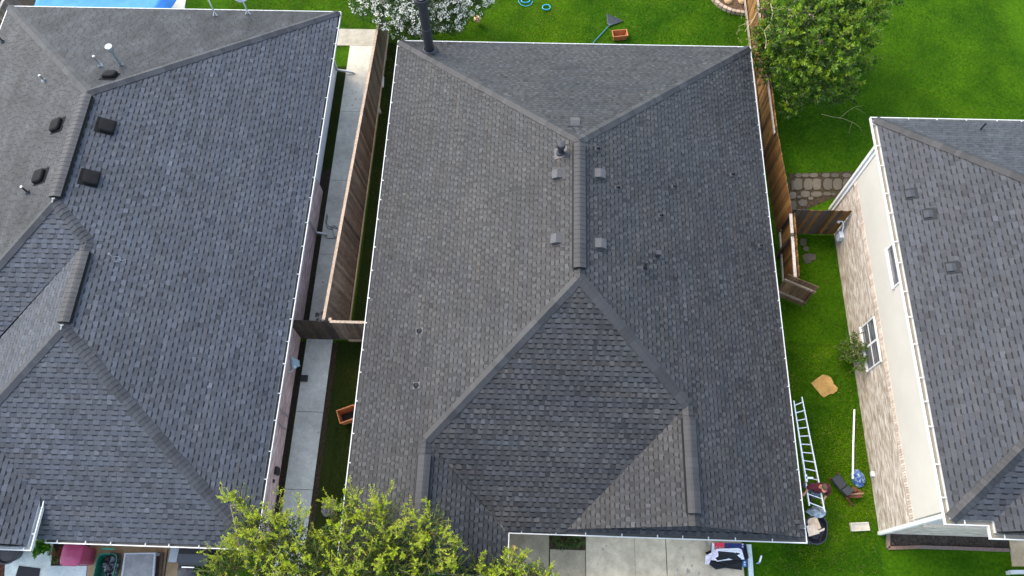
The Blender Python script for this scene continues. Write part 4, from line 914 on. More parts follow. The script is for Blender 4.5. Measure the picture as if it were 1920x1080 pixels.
# blue bag
def lump(cx, cy, z0, r_, h, seed, cols, seg=14, sx=1, sy=1):
    r9 = random.Random(seed); b = MB(); rows = []
    for i in range(7):
        f = i / 6; rr = math.sin(math.acos(max(-1, min(1, f * 1.02 - .02)))) ; row = []
        for k in range(seg):
            a_ = 2 * math.pi * k / seg; q = r_ * (rr * .95 + .05) * r9.uniform(.72, 1.2); row.append((cx + sx * q * math.cos(a_), cy + sy * q * math.sin(a_), z0 + h * f * r9.uniform(.8, 1.15)))
        rows.append(row)
    for i in range(6):
        for k in range(seg): kk = (k + 1) % seg; b.face([rows[i][k], rows[i][kk], rows[i + 1][kk], rows[i + 1][k]], r9.choice(cols))
    b.face(rows[-1], cols[0]); return b
p = at(1608, 898); tag(lump(p.x, p.y, 0, .24, .26, 3, ((.03, .09, .26), (.12, .19, .29), (.02, .06, .22), (.22, .28, .34)), sx=.8, sy=1.15).build('plastic_bag', PL), 'crumpled blue and white plastic bag at the end of the white pipe', 'bag')
# padded chair lying on the grass
chd = thing('wooden_chair', 'low wooden chair with black padded cushions on the grass by the worker', 'chair', at(1585, 915))
def quadpad(cs, z0, z1, col, name, parent, m=None):
    q = [at(x, y, z0) for x, y in cs]; b = MB(); c_m = sum(q, Vector()) / len(q); rows = []
    for s, z in ((.96, z0), (1.0, z0 + (z1 - z0) * .3), (1.0, z0 + (z1 - z0) * .7), (.93, z1)): rows.append([Vector((c_m.x + (p.x - c_m.x) * s, c_m.y + (p.y - c_m.y) * s, z)) for p in q])
    b.grid(rows, True, col); b.face(rows[-1][::1], col); b.face(rows[0][::-1], col); return b.build(name, m or MT, parent)
quadpad([(1556, 899), (1570, 889), (1586, 910), (1573, 921)], .34, .48, (.022, .025, .03), 'back_cushion', chd, PL)
quadpad([(1574, 921), (1587, 911), (1599, 921), (1586, 932)], .34, .50, (.028, .031, .036), 'seat_cushion', chd, PL)
wc = (.12, .045, .022)
for j, (a, c, z0, z1) in enumerate((((1588, 933), (1598, 947), .36, .05), ((1600, 920), (1610, 932), .36, .05), ((1560, 902), (1556, 896), .3, .05), ((1572, 890), (1570, 886), .3, .05))):
    b = MB(); b.bar(at(*a, z0), at(*c, z1), .06, .05, (0, 0, 1), wc); b.build('leg', M['bark2'] if 'bark2' in M else MT, chd)
b = MB(); b.bar(at(1594, 927, .33), at(1619, 925, .30), .05, .04, (0, 0, 1), (.24, .14, .08)); b.build('arm_rest', MT, chd)
b = MB(); b.bar(at(1598, 914, .30), at(1606, 920, .30), .10, .04, (0, 0, 1), wc); b.bar(at(1590, 931, .28), at(1616, 930, .26), .09, .04, (0, 0, 1), wc); b.bar(at(1596, 922, .22), at(1614, 921, .2), .10, .04, (0, 0, 1), wc); b.build('frame', MT, chd)
# wheelbarrow with cardboard
wb = thing('wheelbarrow', 'black wheelbarrow tub under the gutter filled with flattened cardboard', 'wheelbarrow', at(1527, 1000))
def oval(k, z, cx=1531, cy=993, rx_=21, ry_=28, n=28):
    out = []
    for i in range(n):
        a_ = 2 * math.pi * i / n; c, s = math.cos(a_), math.sin(a_); m_ = (abs(c) ** 2.6 + abs(s) ** 2.6) ** (-1 / 2.6); p = at(cx + rx_ * k * c * m_, cy + ry_ * k * s * m_, z); out.append(p)
    return out
b = MB(); rows = [oval(.72, .28), oval(.97, .60), oval(1.0, .60), oval(1.0, .625), oval(.93, .625), oval(.66, .32)]; b.grid(rows, True, (.022, .024, .032)); b.face(rows[-1], (.02, .022, .03)); b.face(rows[0], (.015, .015, .02)); b.build('tub', PL, wb, False)
for dx in (0, 14):
    b = MB(); b.tube([at(1516 + dx, 1000, .30), at(1514 + dx, 1012, .30), at(1519 + dx, 1023, .03)], .02, 8, col=(.04, .04, .045)); b.build('leg', PL, wb)
for dx in (0, 24):
    b = MB(); b.tube([at(1515 + dx, 1004, .33), at(1513 + dx, 1020, .55)], .02, 8, col=(.08, .07, .06)); b.build('handle', PL, wb)
p = at(1528, 962, .18); b = MB(); b.lathe(tuple(p), [(.02, -.04), (.16, -.045), (.18, 0), (.16, .045), (.02, .04)], 18, M=Matrix.Rotation(math.pi / 2, 4, 'Y'), col=(.02, .02, .02)); b.build('wheel', PL, wb)
def card(pts, z, col, lab, th=.02):
    q = [at(x, y, zz) for (x, y), zz in zip(pts, z)]; b = MB(); b.face(q[::-1], col); b.face([p - Vector((0, 0, th)) for p in q], col)
    for i in range(len(q)): j = (i + 1) % len(q); b.face([q[i], q[j], q[j] - Vector((0, 0, th)), q[i] - Vector((0, 0, th))], col)
    tag(b.build('cardboard_flap', MT), lab, 'cardboard', 'flattened cardboard in the wheelbarrow')
card([(1513, 974), (1531, 968), (1540, 990), (1520, 1001)], (.60, .64, .66, .62), (.62, .46, .30), 'large tan cardboard flap on top in the wheelbarrow')
card([(1512, 986), (1527, 983), (1537, 1000), (1517, 1006)], (.66, .69, .67, .64), (.66, .50, .34), 'pale cardboard flap lying over the large one in the wheelbarrow')
card([(1528, 997), (1546, 990), (1546, 994), (1530, 1001)], (.66, .70, .66, .63), (.58, .45, .33), 'narrow cardboard strip across the wheelbarrow')
p = at(1531, 960, .62); tag(lump(p.x, p.y, .55, .24, .28, 8, ((.20, .24, .27), (.26, .30, .33), (.15, .18, .21), (.34, .38, .40)), sx=1.25, sy=.75).build('plastic_sheet', PL), 'crumpled grey plastic sheet at the top end of the wheelbarrow', 'plastic sheet')
# ladder, carried almost level
ld = thing('ladder', 'aluminium ladder carried level by the worker along the gutter', 'ladder', at(1515, 850))
zA, zB_ = .85, 1.30
rails_px = (((1488, 752), (1517, 948)), ((1503, 745), (1546, 960)))
for a, c in rails_px:
    b = MB(); b.bar(at(*a, zA), at(*c, zB_), .035, .075, (0, 0, 1), (.95, .95, .95)); b.build('side_rail', M['alu'], ld)
b = MB(); b.bar(at(1494, 790, zA + .03), at(1512, 905, zB_ - .02), .03, .07, (0, 0, 1), (.9, .9, .9)); b.build('inner_rail', M['alu'], ld)
nr = 13
A0, A1 = at(*rails_px[0][0], zA), at(*rails_px[0][1], zB_); B0, B1 = at(*rails_px[1][0], zA), at(*rails_px[1][1], zB_)
for i in range(nr):
    f = (i + .6) / nr; b = MB(); b.tube([A0.lerp(A1, f), B0.lerp(B1, f)], .018, 8, col=(.95, .95, .95)); b.build('rung', M['alu'], ld)
b = MB(); p = at(1511, 896, 1.36); b.box(p.x - .03, p.y - .12, p.z - .04, p.x + .04, p.y + .1, p.z + .02); b.box(p.x + .0, p.y - .03, p.z - .03, p.x + .22, p.y + .03, p.z + .02); b.build('lock_bracket', M['alu'], ld)

# stack of shingle bundles and wrapping on the drive
wr = thing('shingle_bundle', 'stacked shingle bundle with red and navy wrapper on the driveway edge', 'bundle', at(1366, 1030))
b = MB(); q = [(1335, 1018), (1397, 1019), (1403, 1050), (1336, 1052)]; pp = [at(x, y, .22) for x, y in q]; b.prism([(p.x, p.y) for p in pp][::-1], .04, .225, (.012, .018, .06)); b.build('bundle', PL, wr)
b = MB(); q = [(1339, 1017.5), (1358, 1018), (1359, 1030), (1339, 1030)]; pp = [at(x, y, .23) for x, y in q]; b.face(pp[::-1], (.72, .03, .07)); b.build('red_label', PL, wr)
b = MB(); q = [(1359.5, 1018), (1396, 1019.5), (1396, 1030), (1360, 1029)]; pp = [at(x, y, .229) for x, y in q]; b.face(pp[::-1], (.012, .025, .14)); b.build('navy_label', PL, wr)
fc = bpy.data.curves.new('lettering', 'FONT'); fc.body = 'GAF'; fc.size = .20; fc.extrude = .001; fc.align_x = 'CENTER'
fo = bpy.data.objects.new('lettering', fc); COL.objects.link(fo); bpy.context.view_layer.update()
me = bpy.data.meshes.new_from_object(fo.evaluated_get(bpy.context.evaluated_depsgraph_get())); bpy.data.objects.remove(fo)
fo = bpy.data.objects.new('lettering', me); COL.objects.link(fo); me.materials.clear(); me.materials.append(M['white']); fo.parent = wr; fo.location = at(1349, 1031.5, .233) - wloc(wr); fo.rotation_euler = (0, 0, math.radians(-2)); fo.scale = (.72, .8, 1)
for i, py in enumerate((1020.5, 1025)):
    b = MB(); p = at(1392.5, py, .232); b.lathe(tuple(p), [(.028, 0), (.026, .004), (.001, .005)], 12); b.build('round_mark', M['white'], wr)
def sheet(name, poly, z, col, lab, cat, m=PL, crease=0, th=.012, group=None, wav=.02, seed=1):
    """a thin crumpled sheet with real thickness: fan from its centre"""
    r9 = random.Random(seed); q = []
    for i in range(len(poly)):
        a, c = poly[i], poly[(i + 1) % len(poly)]
        for k in range(3): f = k / 3; q.append(at(a[0] + (c[0] - a[0]) * f, a[1] + (c[1] - a[1]) * f, z + r9.uniform(-wav, wav)))
    cen = sum(q, Vector()) / len(q); b = MB(); ring = [p.lerp(cen, .5) + Vector((0, 0, r9.uniform(-wav, wav * 1.5))) for p in q]; n = len(q)
    for i in range(n):
        j = (i + 1) % n; b.face([q[j], q[i], ring[i], ring[j]], col); b.face([ring[j], ring[i], cen], col); b.face([q[i], q[j], q[j] - Vector((0, 0, th)), q[i] - Vector((0, 0, th))], col)
    b.face([p - Vector((0, 0, th)) for p in q], col); return tag(b.build(name, m), lab, cat, group)
sheet('underlay_sheet', [(1346, 1033), (1390, 1031), (1394, 1049), (1344, 1051)], .30, (.016, .017, .018), 'flat black underlay sheet on top of the shingle bundle', 'sheet', M['matte'], seed=2, group='black underlay sheets on the bundle')
sheet('underlay_sheet', [(1333, 1050), (1345, 1050), (1392, 1050), (1391, 1069), (1360, 1065), (1342, 1068), (1330, 1058)], .29, (.012, .013, .014), 'crumpled black underlay sheet hanging over the lower side of the bundle', 'sheet', M['matte'], seed=3, group='black underlay sheets on the bundle')
sheet('underlay_sheet', [(1396, 1022), (1399, 1022), (1404, 1047), (1397, 1048)], .30, (.012, .013, .014), 'narrow black underlay strip along the right end of the bundle', 'sheet', M['matte'], seed=4, group='black underlay sheets on the bundle')
sheet('underlay_sheet', [(1322, 1036), (1334, 1031), (1337, 1035), (1326, 1040)], .06, (.02, .018, .016), 'small black underlay scrap left of the torn white wrapping', 'sheet', M['matte'], seed=5, group='black underlay sheets on the bundle')
sheet('torn_wrapping', [(1335, 1018), (1339, 1018), (1340, 1031), (1346, 1029), (1347, 1043), (1340, 1047), (1345, 1051), (1333, 1050), (1329, 1058), (1322, 1058), (1323, 1042), (1334, 1036)], .335, (.68, .62, .66), 'torn white wrapping over the left end of the shingle bundle', 'wrapping', MT, seed=6)
sheet('wrapping_strip', [(1343, 1029), (1385, 1027.5), (1391, 1031), (1396, 1049), (1391, 1049), (1388, 1032), (1344, 1033)], .325, (.66, .66, .66), 'white wrapping strip around the top and right of the black sheet', 'wrapping', MT, seed=7, wav=.008)
sheet('wrapping_strip', [(1343, 1051.5), (1361, 1048.5), (1366, 1047), (1374, 1049.5), (1361, 1050.5), (1344, 1053)], .325, (.62, .62, .62), 'thin white wrapping strip between the two black sheets', 'wrapping', MT, seed=8, wav=.006)
b = MB(); q = [(1393, 1051), (1400, 1051), (1400, 1063), (1393, 1062)]; pp = [at(x, y, .14) for x, y in q]; b.prism([(p.x, p.y) for p in pp][::-1], .04, .14, (.05, .16, .36)); o = b.build('blue_box', PL); tag(o, 'small blue and white box at the lower right of the bundle', 'box')
b = MB(); q = [(1394.5, 1053), (1398, 1053), (1398, 1056), (1394.5, 1056)]; b.face([at(x, y, .144) for x, y in q][::-1], (.7, .75, .8)); q = [(1394.5, 1058), (1398, 1058), (1398, 1060), (1394.5, 1060)]; b.face([at(x, y, .144) for x, y in q][::-1], (.7, .75, .8)); b.build('box_label', PL, o)
# pale gutter lengths at the drive edge
for lab, a, c, zz in (('pale green gutter length lying nearer the house on the drive edge', (1403, 1021), (1406, 1052), .16), ('pale green gutter length continuing towards the bottom edge', (1406, 1051), (1409, 1110), .12)):
    b = MB(); p, q = at(*a, zz), at(*c, zz); d = (q - p).normalized(); s = d.cross(Vector((0, 0, 1))); w_ = .075
    prof = [(-w_, 0), (-w_, .07), (-w_ * .55, .085), (w_ * .55, .085), (w_, .07), (w_, 0)]
    b.grid([[p + s * u_ + Vector((0, 0, v_)) for u_, v_ in prof], [q + s * u_ + Vector((0, 0, v_)) for u_, v_ in prof]], False, (.42, .50, .47)); b.face([p + s * u_ + Vector((0, 0, v_)) for u_, v_ in prof], (.3, .36, .34)); b.face([p - s * w_, p + s * w_, q + s * w_, q - s * w_], (.3, .36, .34))
    b.bar(p + s * (w_ + .01) + Vector((0, 0, .03)), q + s * (w_ + .01) + Vector((0, 0, .03)), .02, .06, (0, 0, 1), (.08, .1, .1)); b.box(p.x - .09, p.y - .06, .03, p.x + .09, p.y, zz, (.06, .06, .06))
    tag(b.build('gutter_length', PL), lab, 'gutter length', 'pale gutter lengths on the drive edge')
# caulking gun on the grass
cg = thing('caulking_gun', 'white caulking gun lying on the grass right of the driveway', 'tool', at(1426, 1049))
p, q = at(1428, 1041, .05), at(1424, 1054, .05); b = MB(); b.tube([p, p.lerp(q, .12)], .008, 6); b.tube([p.lerp(q, .12), q], .028, 10, col=(.8, .82, .8)); b.build('tube', PL, cg)
b = MB(); b.tube([q, q + (q - p) * .3], .01, 6, col=(.2, .3, .42)); b.bar(q, q + Vector((-.10, -.05, 0)), .03, .03, (0, 0, 1), (.2, .3, .42)); b.build('trigger', PL, cg)

# ================================================================== front of the left house
slab('entry_path', [at(0, 1000), at(102, 1003), at(92, 1095), at(2, 1095)], .03, M['concrete'], 'pale grey entry path at the bottom left', col=(.92, 1.0, .97))['category'] = 'path'
slab('mulch_bed', [at(104, 1000), at(172, 1000), at(165, 1060), at(99, 1060)], .03, M['soil'], 'dark mulch bed beside the pink bin', col=(.55, .5, .5))['category'] = 'bed'
slab('front_slab', [at(94, 1061), at(164, 1061), at(160, 1100), at(90, 1100)], .035, M['concrete'], 'pale grey slab below the dark mulch bed', col=(.85, .95, .98))['category'] = 'path'
slab('brown_paving', [at(168, 1002), at(352, 1002), at(346, 1100), at(162, 1100)], .025, M['drive'], 'brown paving around the bins', col=(.60, .50, .38))['category'] = 'path'
b = MB(); b.bar(at(315, 1030, .03), at(308, 1082, .03), .03, .03, (0, 0, 1), (.03, .03, .03)); tag(b.build('paving_joint', MT), 'dark joint between the brown paving slabs', 'joint', kind='structure')
slab('mulch_bed', [at(-40, 1030), at(12, 1030), at(8, 1100), at(-40, 1100)], .034, M['soil'], 'brown mulch at the bottom left corner', col=(1.5, .8, .6))['category'] = 'bed'
p = at(30, 1036, .0); b = MB(); b.lathe((p.x, p.y, 0), [(.24, 0), (.33, .30), (.40, .44), (.40, .48), (.36, .48), (.30, .40)], 26, col=(.02, .02, .024)); b.lathe((p.x, p.y, 0), [(.30, .40), (.01, .41)], 26, col=(.018, .018, .02)); tag(b.build('round_pot', PL), 'large round black pot under the porch gutter', 'pot')
b = MB(); q = [at(x, y, 0) for x, y in ((37, 1061), (77, 1066), (72, 1094), (28, 1090))]; b.prism([(p.x, p.y) for p in q][::-1], .031, .05, (.022, .022, .023)); tag(b.build('door_mat', MT), 'black doormat on the pale entry path', 'mat')
def bin_(name, lab, px, py, l, w, h, col, lidcol, rot=0):
    t_ = thing(name, lab, 'bin', at(px, py)); Mz = Matrix.Translation(at(px, py)) @ Matrix.Rotation(rot, 4, 'Z')
    def rr(k, z, dx=0):
        out = []
        for i in range(24):
            a_ = 2 * math.pi * i / 24; c, s = math.cos(a_), math.sin(a_); m_ = (abs(c) ** 6 + abs(s) ** 6) ** (-1 / 6); out.append(Mz @ Vector((c * m_ * l / 2 * k, s * m_ * w / 2 * k + dx, z)))
        return out
    return t_, rr
t_, rr = bin_('wheelie_bin', 'wheeled bin with a dusty pink lid under the left house gutter', 166, 1044, .62, .66, 1.0, None, None)
b = MB(); b.grid([rr(.78, .05), rr(.95, .95)], True, (.30, .05, .10)); b.face(rr(.78, .05)[::-1]); b.build('bin_body', PL, t_)
b = MB(); rows = [rr(1.03, .95), rr(1.06, .99), rr(1.0, 1.04), rr(.9, 1.06), rr(.3, 1.085)]; b.grid(rows, True, (.30, .035, .09)); b.face(rows[-1], (.30, .035, .09)); b.build('lid', PL, t_, True)
b = MB(); p = at(166, 1020, 1.02); b.bar(p + Vector((-.25, 0, 0)), p + Vector((.25, 0, 0)), .05, .05, (0, 0, 1), (.30, .04, .09)); b.build('handle', PL, t_)
t_, rr = bin_('recycling_tub', 'green tub holding a shiny black sack beside the pink bin', 210, 1066, .60, .80, .4, None, None)
b = MB(); rows = [rr(.82, .03), rr(1.0, .42), rr(1.06, .43), rr(1.06, .46), rr(.98, .46), rr(.84, .12)]; b.grid(rows, True, (.015, .13, .075)); b.face(rows[-1], (.01, .08, .05)); b.build('tub', PL, t_)
b = MB(); p = at(203, 1029, .5); b.bar(p + Vector((-.2, 0, 0)), p + Vector((.2, 0, 0)), .05, .03, (0, 0, 1), (.02, .22, .13)); b.build('handle', PL, t_)
p = at(206, 1057, .40); tag(lump(p.x, p.y, .20, .33, .34, 14, ((.6, .6, .6), (.8, .8, .8), (1, 1, 1)), seg=18, sx=.82, sy=1.08).build('black_sack', M['sack'] if 'sack' in M else mat('glossy_black_sack', (.012, .012, .015), .18, .6)), 'shiny black rubbish sack inside the green tub', 'sack')
# low grey-topped table
tb = thing('grey_table', 'low table with a rough grey top in a pale frame on the brown paving', 'table', at(262, 1062))
def quadtop(cs, z): return [at(x, y, z) for x, y in cs]
o4 = quadtop([(233, 1037), (292, 1036), (288, 1086), (226, 1087)], .45); i4 = [p.lerp(sum(o4, Vector()) / 4, .11) for p in o4]
b = MB()
for i in range(4): j = (i + 1) % 4; b.face([o4[j], o4[i], i4[i], i4[j]], (.36, .37, .37)); b.face([o4[i], o4[j], o4[j] - Vector((0, 0, .07)), o4[i] - Vector((0, 0, .07))], (.30, .31, .31))
b.build('frame', MT, tb)
b = MB(); b.face([p - Vector((0, 0, .012)) for p in i4][::-1], (.22, .22, .21)); b.build('table_top', M['concrete2'] if 'concrete2' in M else mat('rough_grey_top', (.9, .9, .9), .85, .3, True, [(3, .75, 1.15, 5), (40, .8, 1.15, 3)]), tb)
for p in o4: q = p.lerp(sum(o4, Vector()) / 4, .08); b = MB(); b.box(q.x - .04, q.y - .04, .02, q.x + .04, q.y + .04, .40, (.28, .28, .28)); b.build('leg', MT, tb)
for i, (px, c) in enumerate(((297, (.05, .025, .018)), (304, (.10, .065, .045)))):
    b = MB(); b.bar(at(px, 1036, .10), at(px - 5, 1090, .10), .10, .07, (0, 0, 1), c); tag(b.build('timber_board', MT), ('dark' if i == 0 else 'brown') + ' timber board on the paving ' + ('right beside the grey table' if i == 0 else 'one further from the grey table'), 'board', 'timber boards beside the grey table')
# covered black grill
gr_ = thing('barbecue_grill', 'black barbecue grill under the gutter beside the bright tree', 'grill', at(385, 1062))
b = MB(); q = at(388, 1042, .0); b.box(q.x - .55, q.y - .30, .10, q.x + .55, q.y + .25, .86, (.016, .016, .018)); b.build('cabinet', PL, gr_)
b = MB(); rows = []
for i in range(9):
    a_ = math.pi * i / 8; rows.append([Vector((q.x - .46, q.y - .05 - .34 * math.cos(a_), .86 + .26 * math.sin(a_))), Vector((q.x + .46, q.y - .05 - .34 * math.cos(a_), .86 + .26 * math.sin(a_)))])
b.grid(rows, False, (.016, .016, .018)); b.face([r9[0] for r9 in rows], (.016, .016, .018)); b.face([r9[1] for r9 in rows][::-1], (.016, .016, .018)); b.build('hood', PL, gr_)
b = MB(); b.bar((q.x - .34, q.y - .42, .95), (q.x + .05, q.y - .42, .95), .03, .03, (0, 0, 1), (.5, .5, .52)); b.build('hood_handle', M['alu'], gr_)
b = MB(); b.bar((q.x - .70, q.y - .28, .85), (q.x - .70, q.y + .26, .85), .26, .035, (0, 0, 1), (.25, .28, .28)); b.build('side_shelf', PL, gr_)
p = at(368, 1072, .0); b = MB(); b.lathe((p.x, p.y, 0), [(.30, .02), (.33, .3), (.36, .58), (.33, .68), (.18, .76), (.01, .78)], 24, col=(.014, .014, .016)); tag(b.build('round_smoker', PL), 'round black lidded drum in front of the black grill', 'drum')
# ================================================================== behind the left house: tarpaulin, slab, fence
tp_ = MB(); r9 = random.Random(4); q0, q1, q2, q3 = at(70, -30, 1.0), at(345, -40, 1.0), at(300, 21, .6), at(52, 21, .6); rows = []
for i in range(13):
    row = []
    for j in range(29):
        u_, v_ = j / 28, i / 12; p = q3.lerp(q2, u_).lerp(q0.lerp(q1, u_), v_); row.append(p + Vector((0, 0, .10 * math.sin(u_ * 2 * math.pi * .7 + v_) ** 2 + .015 * math.sin(u_ * 17 + v_ * 5) + r9.uniform(-.02, .02) - (.5 if j in (0, 28) else 0))))
    rows.append(row)
tp_.grid(rows); tag(tp_.build('tarpaulin', M['blue_tarp'], None, True), 'bright blue tarpaulin spread behind the left house', 'tarpaulin')
slab('back_slab', [at(316, -30), at(352, -30), at(346, 20), at(310, 20)], .03, M['concrete'], 'pale concrete slab right of the blue tarpaulin', col=(1.05, 1.02, .95))['category'] = 'path'
slab('back_bed', [at(-60, -30), at(72, -30), at(64, 16), at(-60, 60)], .02, M['soil'], 'dark ground behind the left house corner', col=(.5, .5, .4))['category'] = 'ground'
bf = thing('wooden_fence', 'grey fence glimpsed at the far top left corner', 'fence', at(8, 20))
A = at(18, -20, FH); B = at(-25, 60, FH); fence_run(bf, (B.x, B.y, FH), (A.x, A.y, FH), (B.x, B.y, .05), (A.x, A.y, .05), lambda: wood_tone('grey'), side=-1, cap=(.1, (.35, .31, .27)))

# ================================================================== trees and shrubs
def leaf_quad(mb, p, d, up, l, w, col, fold=.25):
    """one folded leaf: two faces along d, fold along the midrib"""
    d = d.normalized(); s = d.cross(up)
    if s.length < 1e-3: s = d.orthogonal()
    s.normalize(); n = s.cross(d)
    a = p; t = p + d * l; m = p + d * (l * .5)
    mb.face([a, m + s * (w / 2) + n * (w * fold), t, m - s * (w / 2) + n * (w * fold)], col)
def rdir(r, zlo=-1, zhi=1):
    z = r.uniform(zlo, zhi); a = r.uniform(0, 2 * math.pi); k = math.sqrt(max(0, 1 - z * z)); return Vector((k * math.cos(a), k * math.sin(a), z))
def shoot(lm, sm, r, p, d, ln, n, l, w, colf, rad=.010, bend=.25, stemc=(1, 1, 1), spread=.9, whorl=1):
    """a leafy shoot: tapering stem with leaves all along it"""
    pts = [p]; q = p; dd = d.normalized(); k = 4
    for i in range(k):
        dd = (dd + Vector((r.gauss(0, bend * .5), r.gauss(0, bend * .5), r.gauss(0, bend * .3)))).normalized(); q = q + dd * (ln / k); pts.append(q)
    if sm is not None: sm.tube(pts, [rad * (1 - .75 * i / k) for i in range(k + 1)], 4, cap=False, col=stemc)
    for i in range(n):
        f = (i + r.random()) / n; j = min(int(f * k), k - 1); x = pts[j].lerp(pts[j + 1], f * k - j); ax = (pts[j + 1] - pts[j]).normalized()
        for _ in range(whorl):
            o = rdir(r); o = (o - ax * o.dot(ax)).normalized(); ld = (ax * r.uniform(.3, 1.0) + o * spread).normalized()
            leaf_quad(lm, x, ld, rdir(r, .2, 1), l * r.uniform(.65, 1.2), w * r.uniform(.8, 1.2), colf(r, f))
def limb(b, a, c, r0, r1, r, wob=.15, n=5, col=(1, 1, 1)):
    a = Vector(a); c = Vector(c); L_ = (c - a).length; pts = [a.lerp(c, i / n) + (Vector((r.gauss(0, 1), r.gauss(0, 1), r.gauss(0, .5))) * wob * L_ * .15 if 0 < i < n else Vector()) for i in range(n + 1)]
    b.tube(pts, [r0 + (r1 - r0) * i / n for i in range(n + 1)], 8, col=col); return pts

# --- bright feathery tree in front (rises between the two houses)
def front_tree():
    r = random.Random(21); z0 = 0
    basep = at(650, 1190); t_ = thing('tree', 'bright yellow green feathery tree in front at the bottom edge', 'tree', basep)
    tb_ = MB(); lv = MB(); sm = MB()
    # crown heart points measured along the bottom of the picture: (px, py, height, radius)
    blobs = [(440, 1075, 3.6, .75), (500, 1010, 4.2, .75), (540, 1000, 4.3, .50), (560, 1050, 4.0, .9), (640, 990, 4.5, .55), (690, 1010, 4.5, .70), (720, 965, 4.6, .38), (655, 955, 4.5, .34), (740, 1045, 4.4, .85), (800, 1030, 4.5, .6), (805, 985, 4.6, .42), (850, 1075, 4.0, .6), (620, 1080, 4.2, 1.0), (690, 1090, 4.2, 1.0), (520, 1095, 3.6, .9), (780, 1100, 3.9, .8), (900, 1082, 3.6, .5), (960, 1068, 3.5, .40), (990, 1085, 3.3, .45), (465, 985, 4.3, .38), (455, 945, 4.4, .22), (940, 1090, 3.4, .5), (410, 1090, 3.2, .55), (1020, 1105, 3.0, .5)]
    cen = [(at(px, py, z), rd) for px, py, z, rd in blobs]
    forks = [basep + Vector(q) for q in ((-.9, .3, 1.5), (.2, .5, 1.7), (1.1, .2, 1.5), (-2.0, .1, 1.6), (2.2, 0, 1.4))]
    for f in forks: limb(tb_, basep + Vector((U(-.12, .12), U(-.12, .12), -.1)), f, .085, .06, r, .3)
    for c, rd in cen:
        f = min(forks, key=lambda q: (q - c).length); limb(tb_, f, c - Vector((0, 0, .1)), .05, .02, r, .6)
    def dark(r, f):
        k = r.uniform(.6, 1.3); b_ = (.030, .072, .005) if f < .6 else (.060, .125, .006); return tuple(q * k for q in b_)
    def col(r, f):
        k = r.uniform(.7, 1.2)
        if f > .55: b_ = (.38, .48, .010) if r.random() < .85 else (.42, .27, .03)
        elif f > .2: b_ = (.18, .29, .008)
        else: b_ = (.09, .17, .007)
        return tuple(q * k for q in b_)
    for c, rd in cen:
        n = int(52 * (rd / .7) ** 2) + 8
        for i in range(n):          # darker filling shoots
            o = rdir(r, -.7, .8); p = c + o * rd * r.uniform(.05, .8); d = (o * .8 + Vector((0, 0, .7)) + rdir(r) * .4)
            shoot(lv, sm, r, p, d, r.uniform(.3, .6), 26, .066, .022, dark, .008, .3, (.9, .8, .5), .8)
        m = int(10 * (rd / .7) ** 2) + 3
        for i in range(m):          # bright upright plumes, each with its own side sprigs
            o = rdir(r, .0, 1); p = c + Vector((o.x * rd * .85, o.y * rd * .85, o.z * rd * .55)); d = (Vector((o.x * .45, o.y * .45 + .1, 1.0)) + rdir(r) * .18).normalized(); ln = r.uniform(.5, .95)
            shoot(lv, sm, r, p - d * .15, d, ln, 46, .064, .021, col, .011, .16, (1.1, 1.0, .6), .62)
            for _ in range(6):
                f = r.uniform(.1, .85); shoot(lv, sm, r, p + d * ln * f, (d + rdir(r) * .75), ln * r.uniform(.22, .42), 18, .058, .019, (lambda r, f_: col(r, min(1, f_ + .2))), .005, .2, (1.1, 1.0, .6), .7)
    # dense dark interior foliage
    for c, rd in cen:
        for i in range(int(760 * (rd / .7) ** 2)):
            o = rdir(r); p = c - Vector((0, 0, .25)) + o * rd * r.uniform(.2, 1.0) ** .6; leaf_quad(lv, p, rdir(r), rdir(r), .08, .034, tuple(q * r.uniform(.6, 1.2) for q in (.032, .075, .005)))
    # long individual leaders that stand out above the roofs
    for px, py, z, (qx, qy), n in ((665, 945, 4.4, (655, 902), 2), (718, 945, 4.5, (735, 900), 2), (812, 1000, 4.4, (800, 958), 2), (835, 1010, 4.4, (838, 985), 2), (780, 975, 4.5, (770, 935), 2), (470, 980, 4.2, (448, 925), 2), (525, 965, 4.2, (520, 912), 3), (560, 960, 4.2, (560, 915), 2), (720, 960, 4.4, (690, 920), 2), (790, 1010, 4.3, (750, 990), 2), (960, 1070, 3.3, (955, 1028), 2), (915, 1082, 3.3, (905, 1055), 2), (1000, 1078, 3.2, (1008, 1058), 2), (460, 1010, 4.0, (435, 1000), 2), (850, 1030, 4.2, (868, 1012), 2)):
        a, c = at(px, py, z), at(qx, qy, z + .75); d = c - a
        shoot(lv, sm, r, a - d * .5, d, d.length * 1.45, 52, .070, .022, col, .013, .14, (.9, .8, .55), .7)
        for _ in range(3 * n):
            f = r.uniform(.1, .8); shoot(lv, sm, r, a + d * f, d.normalized() + rdir(r) * .75, r.uniform(.18, .38), 13, .060, .020, col, .006, .2, (.9, .8, .5), .75)
    tb_.build('trunk', M['bark'], t_, True); sm.build('twigs', M['twig'], t_, True); lv.build('crown', M['leaf'], t_)
M['twig'] = mat('twig_bark', (.30, .24, .15), .8, .2, True)
front_tree()

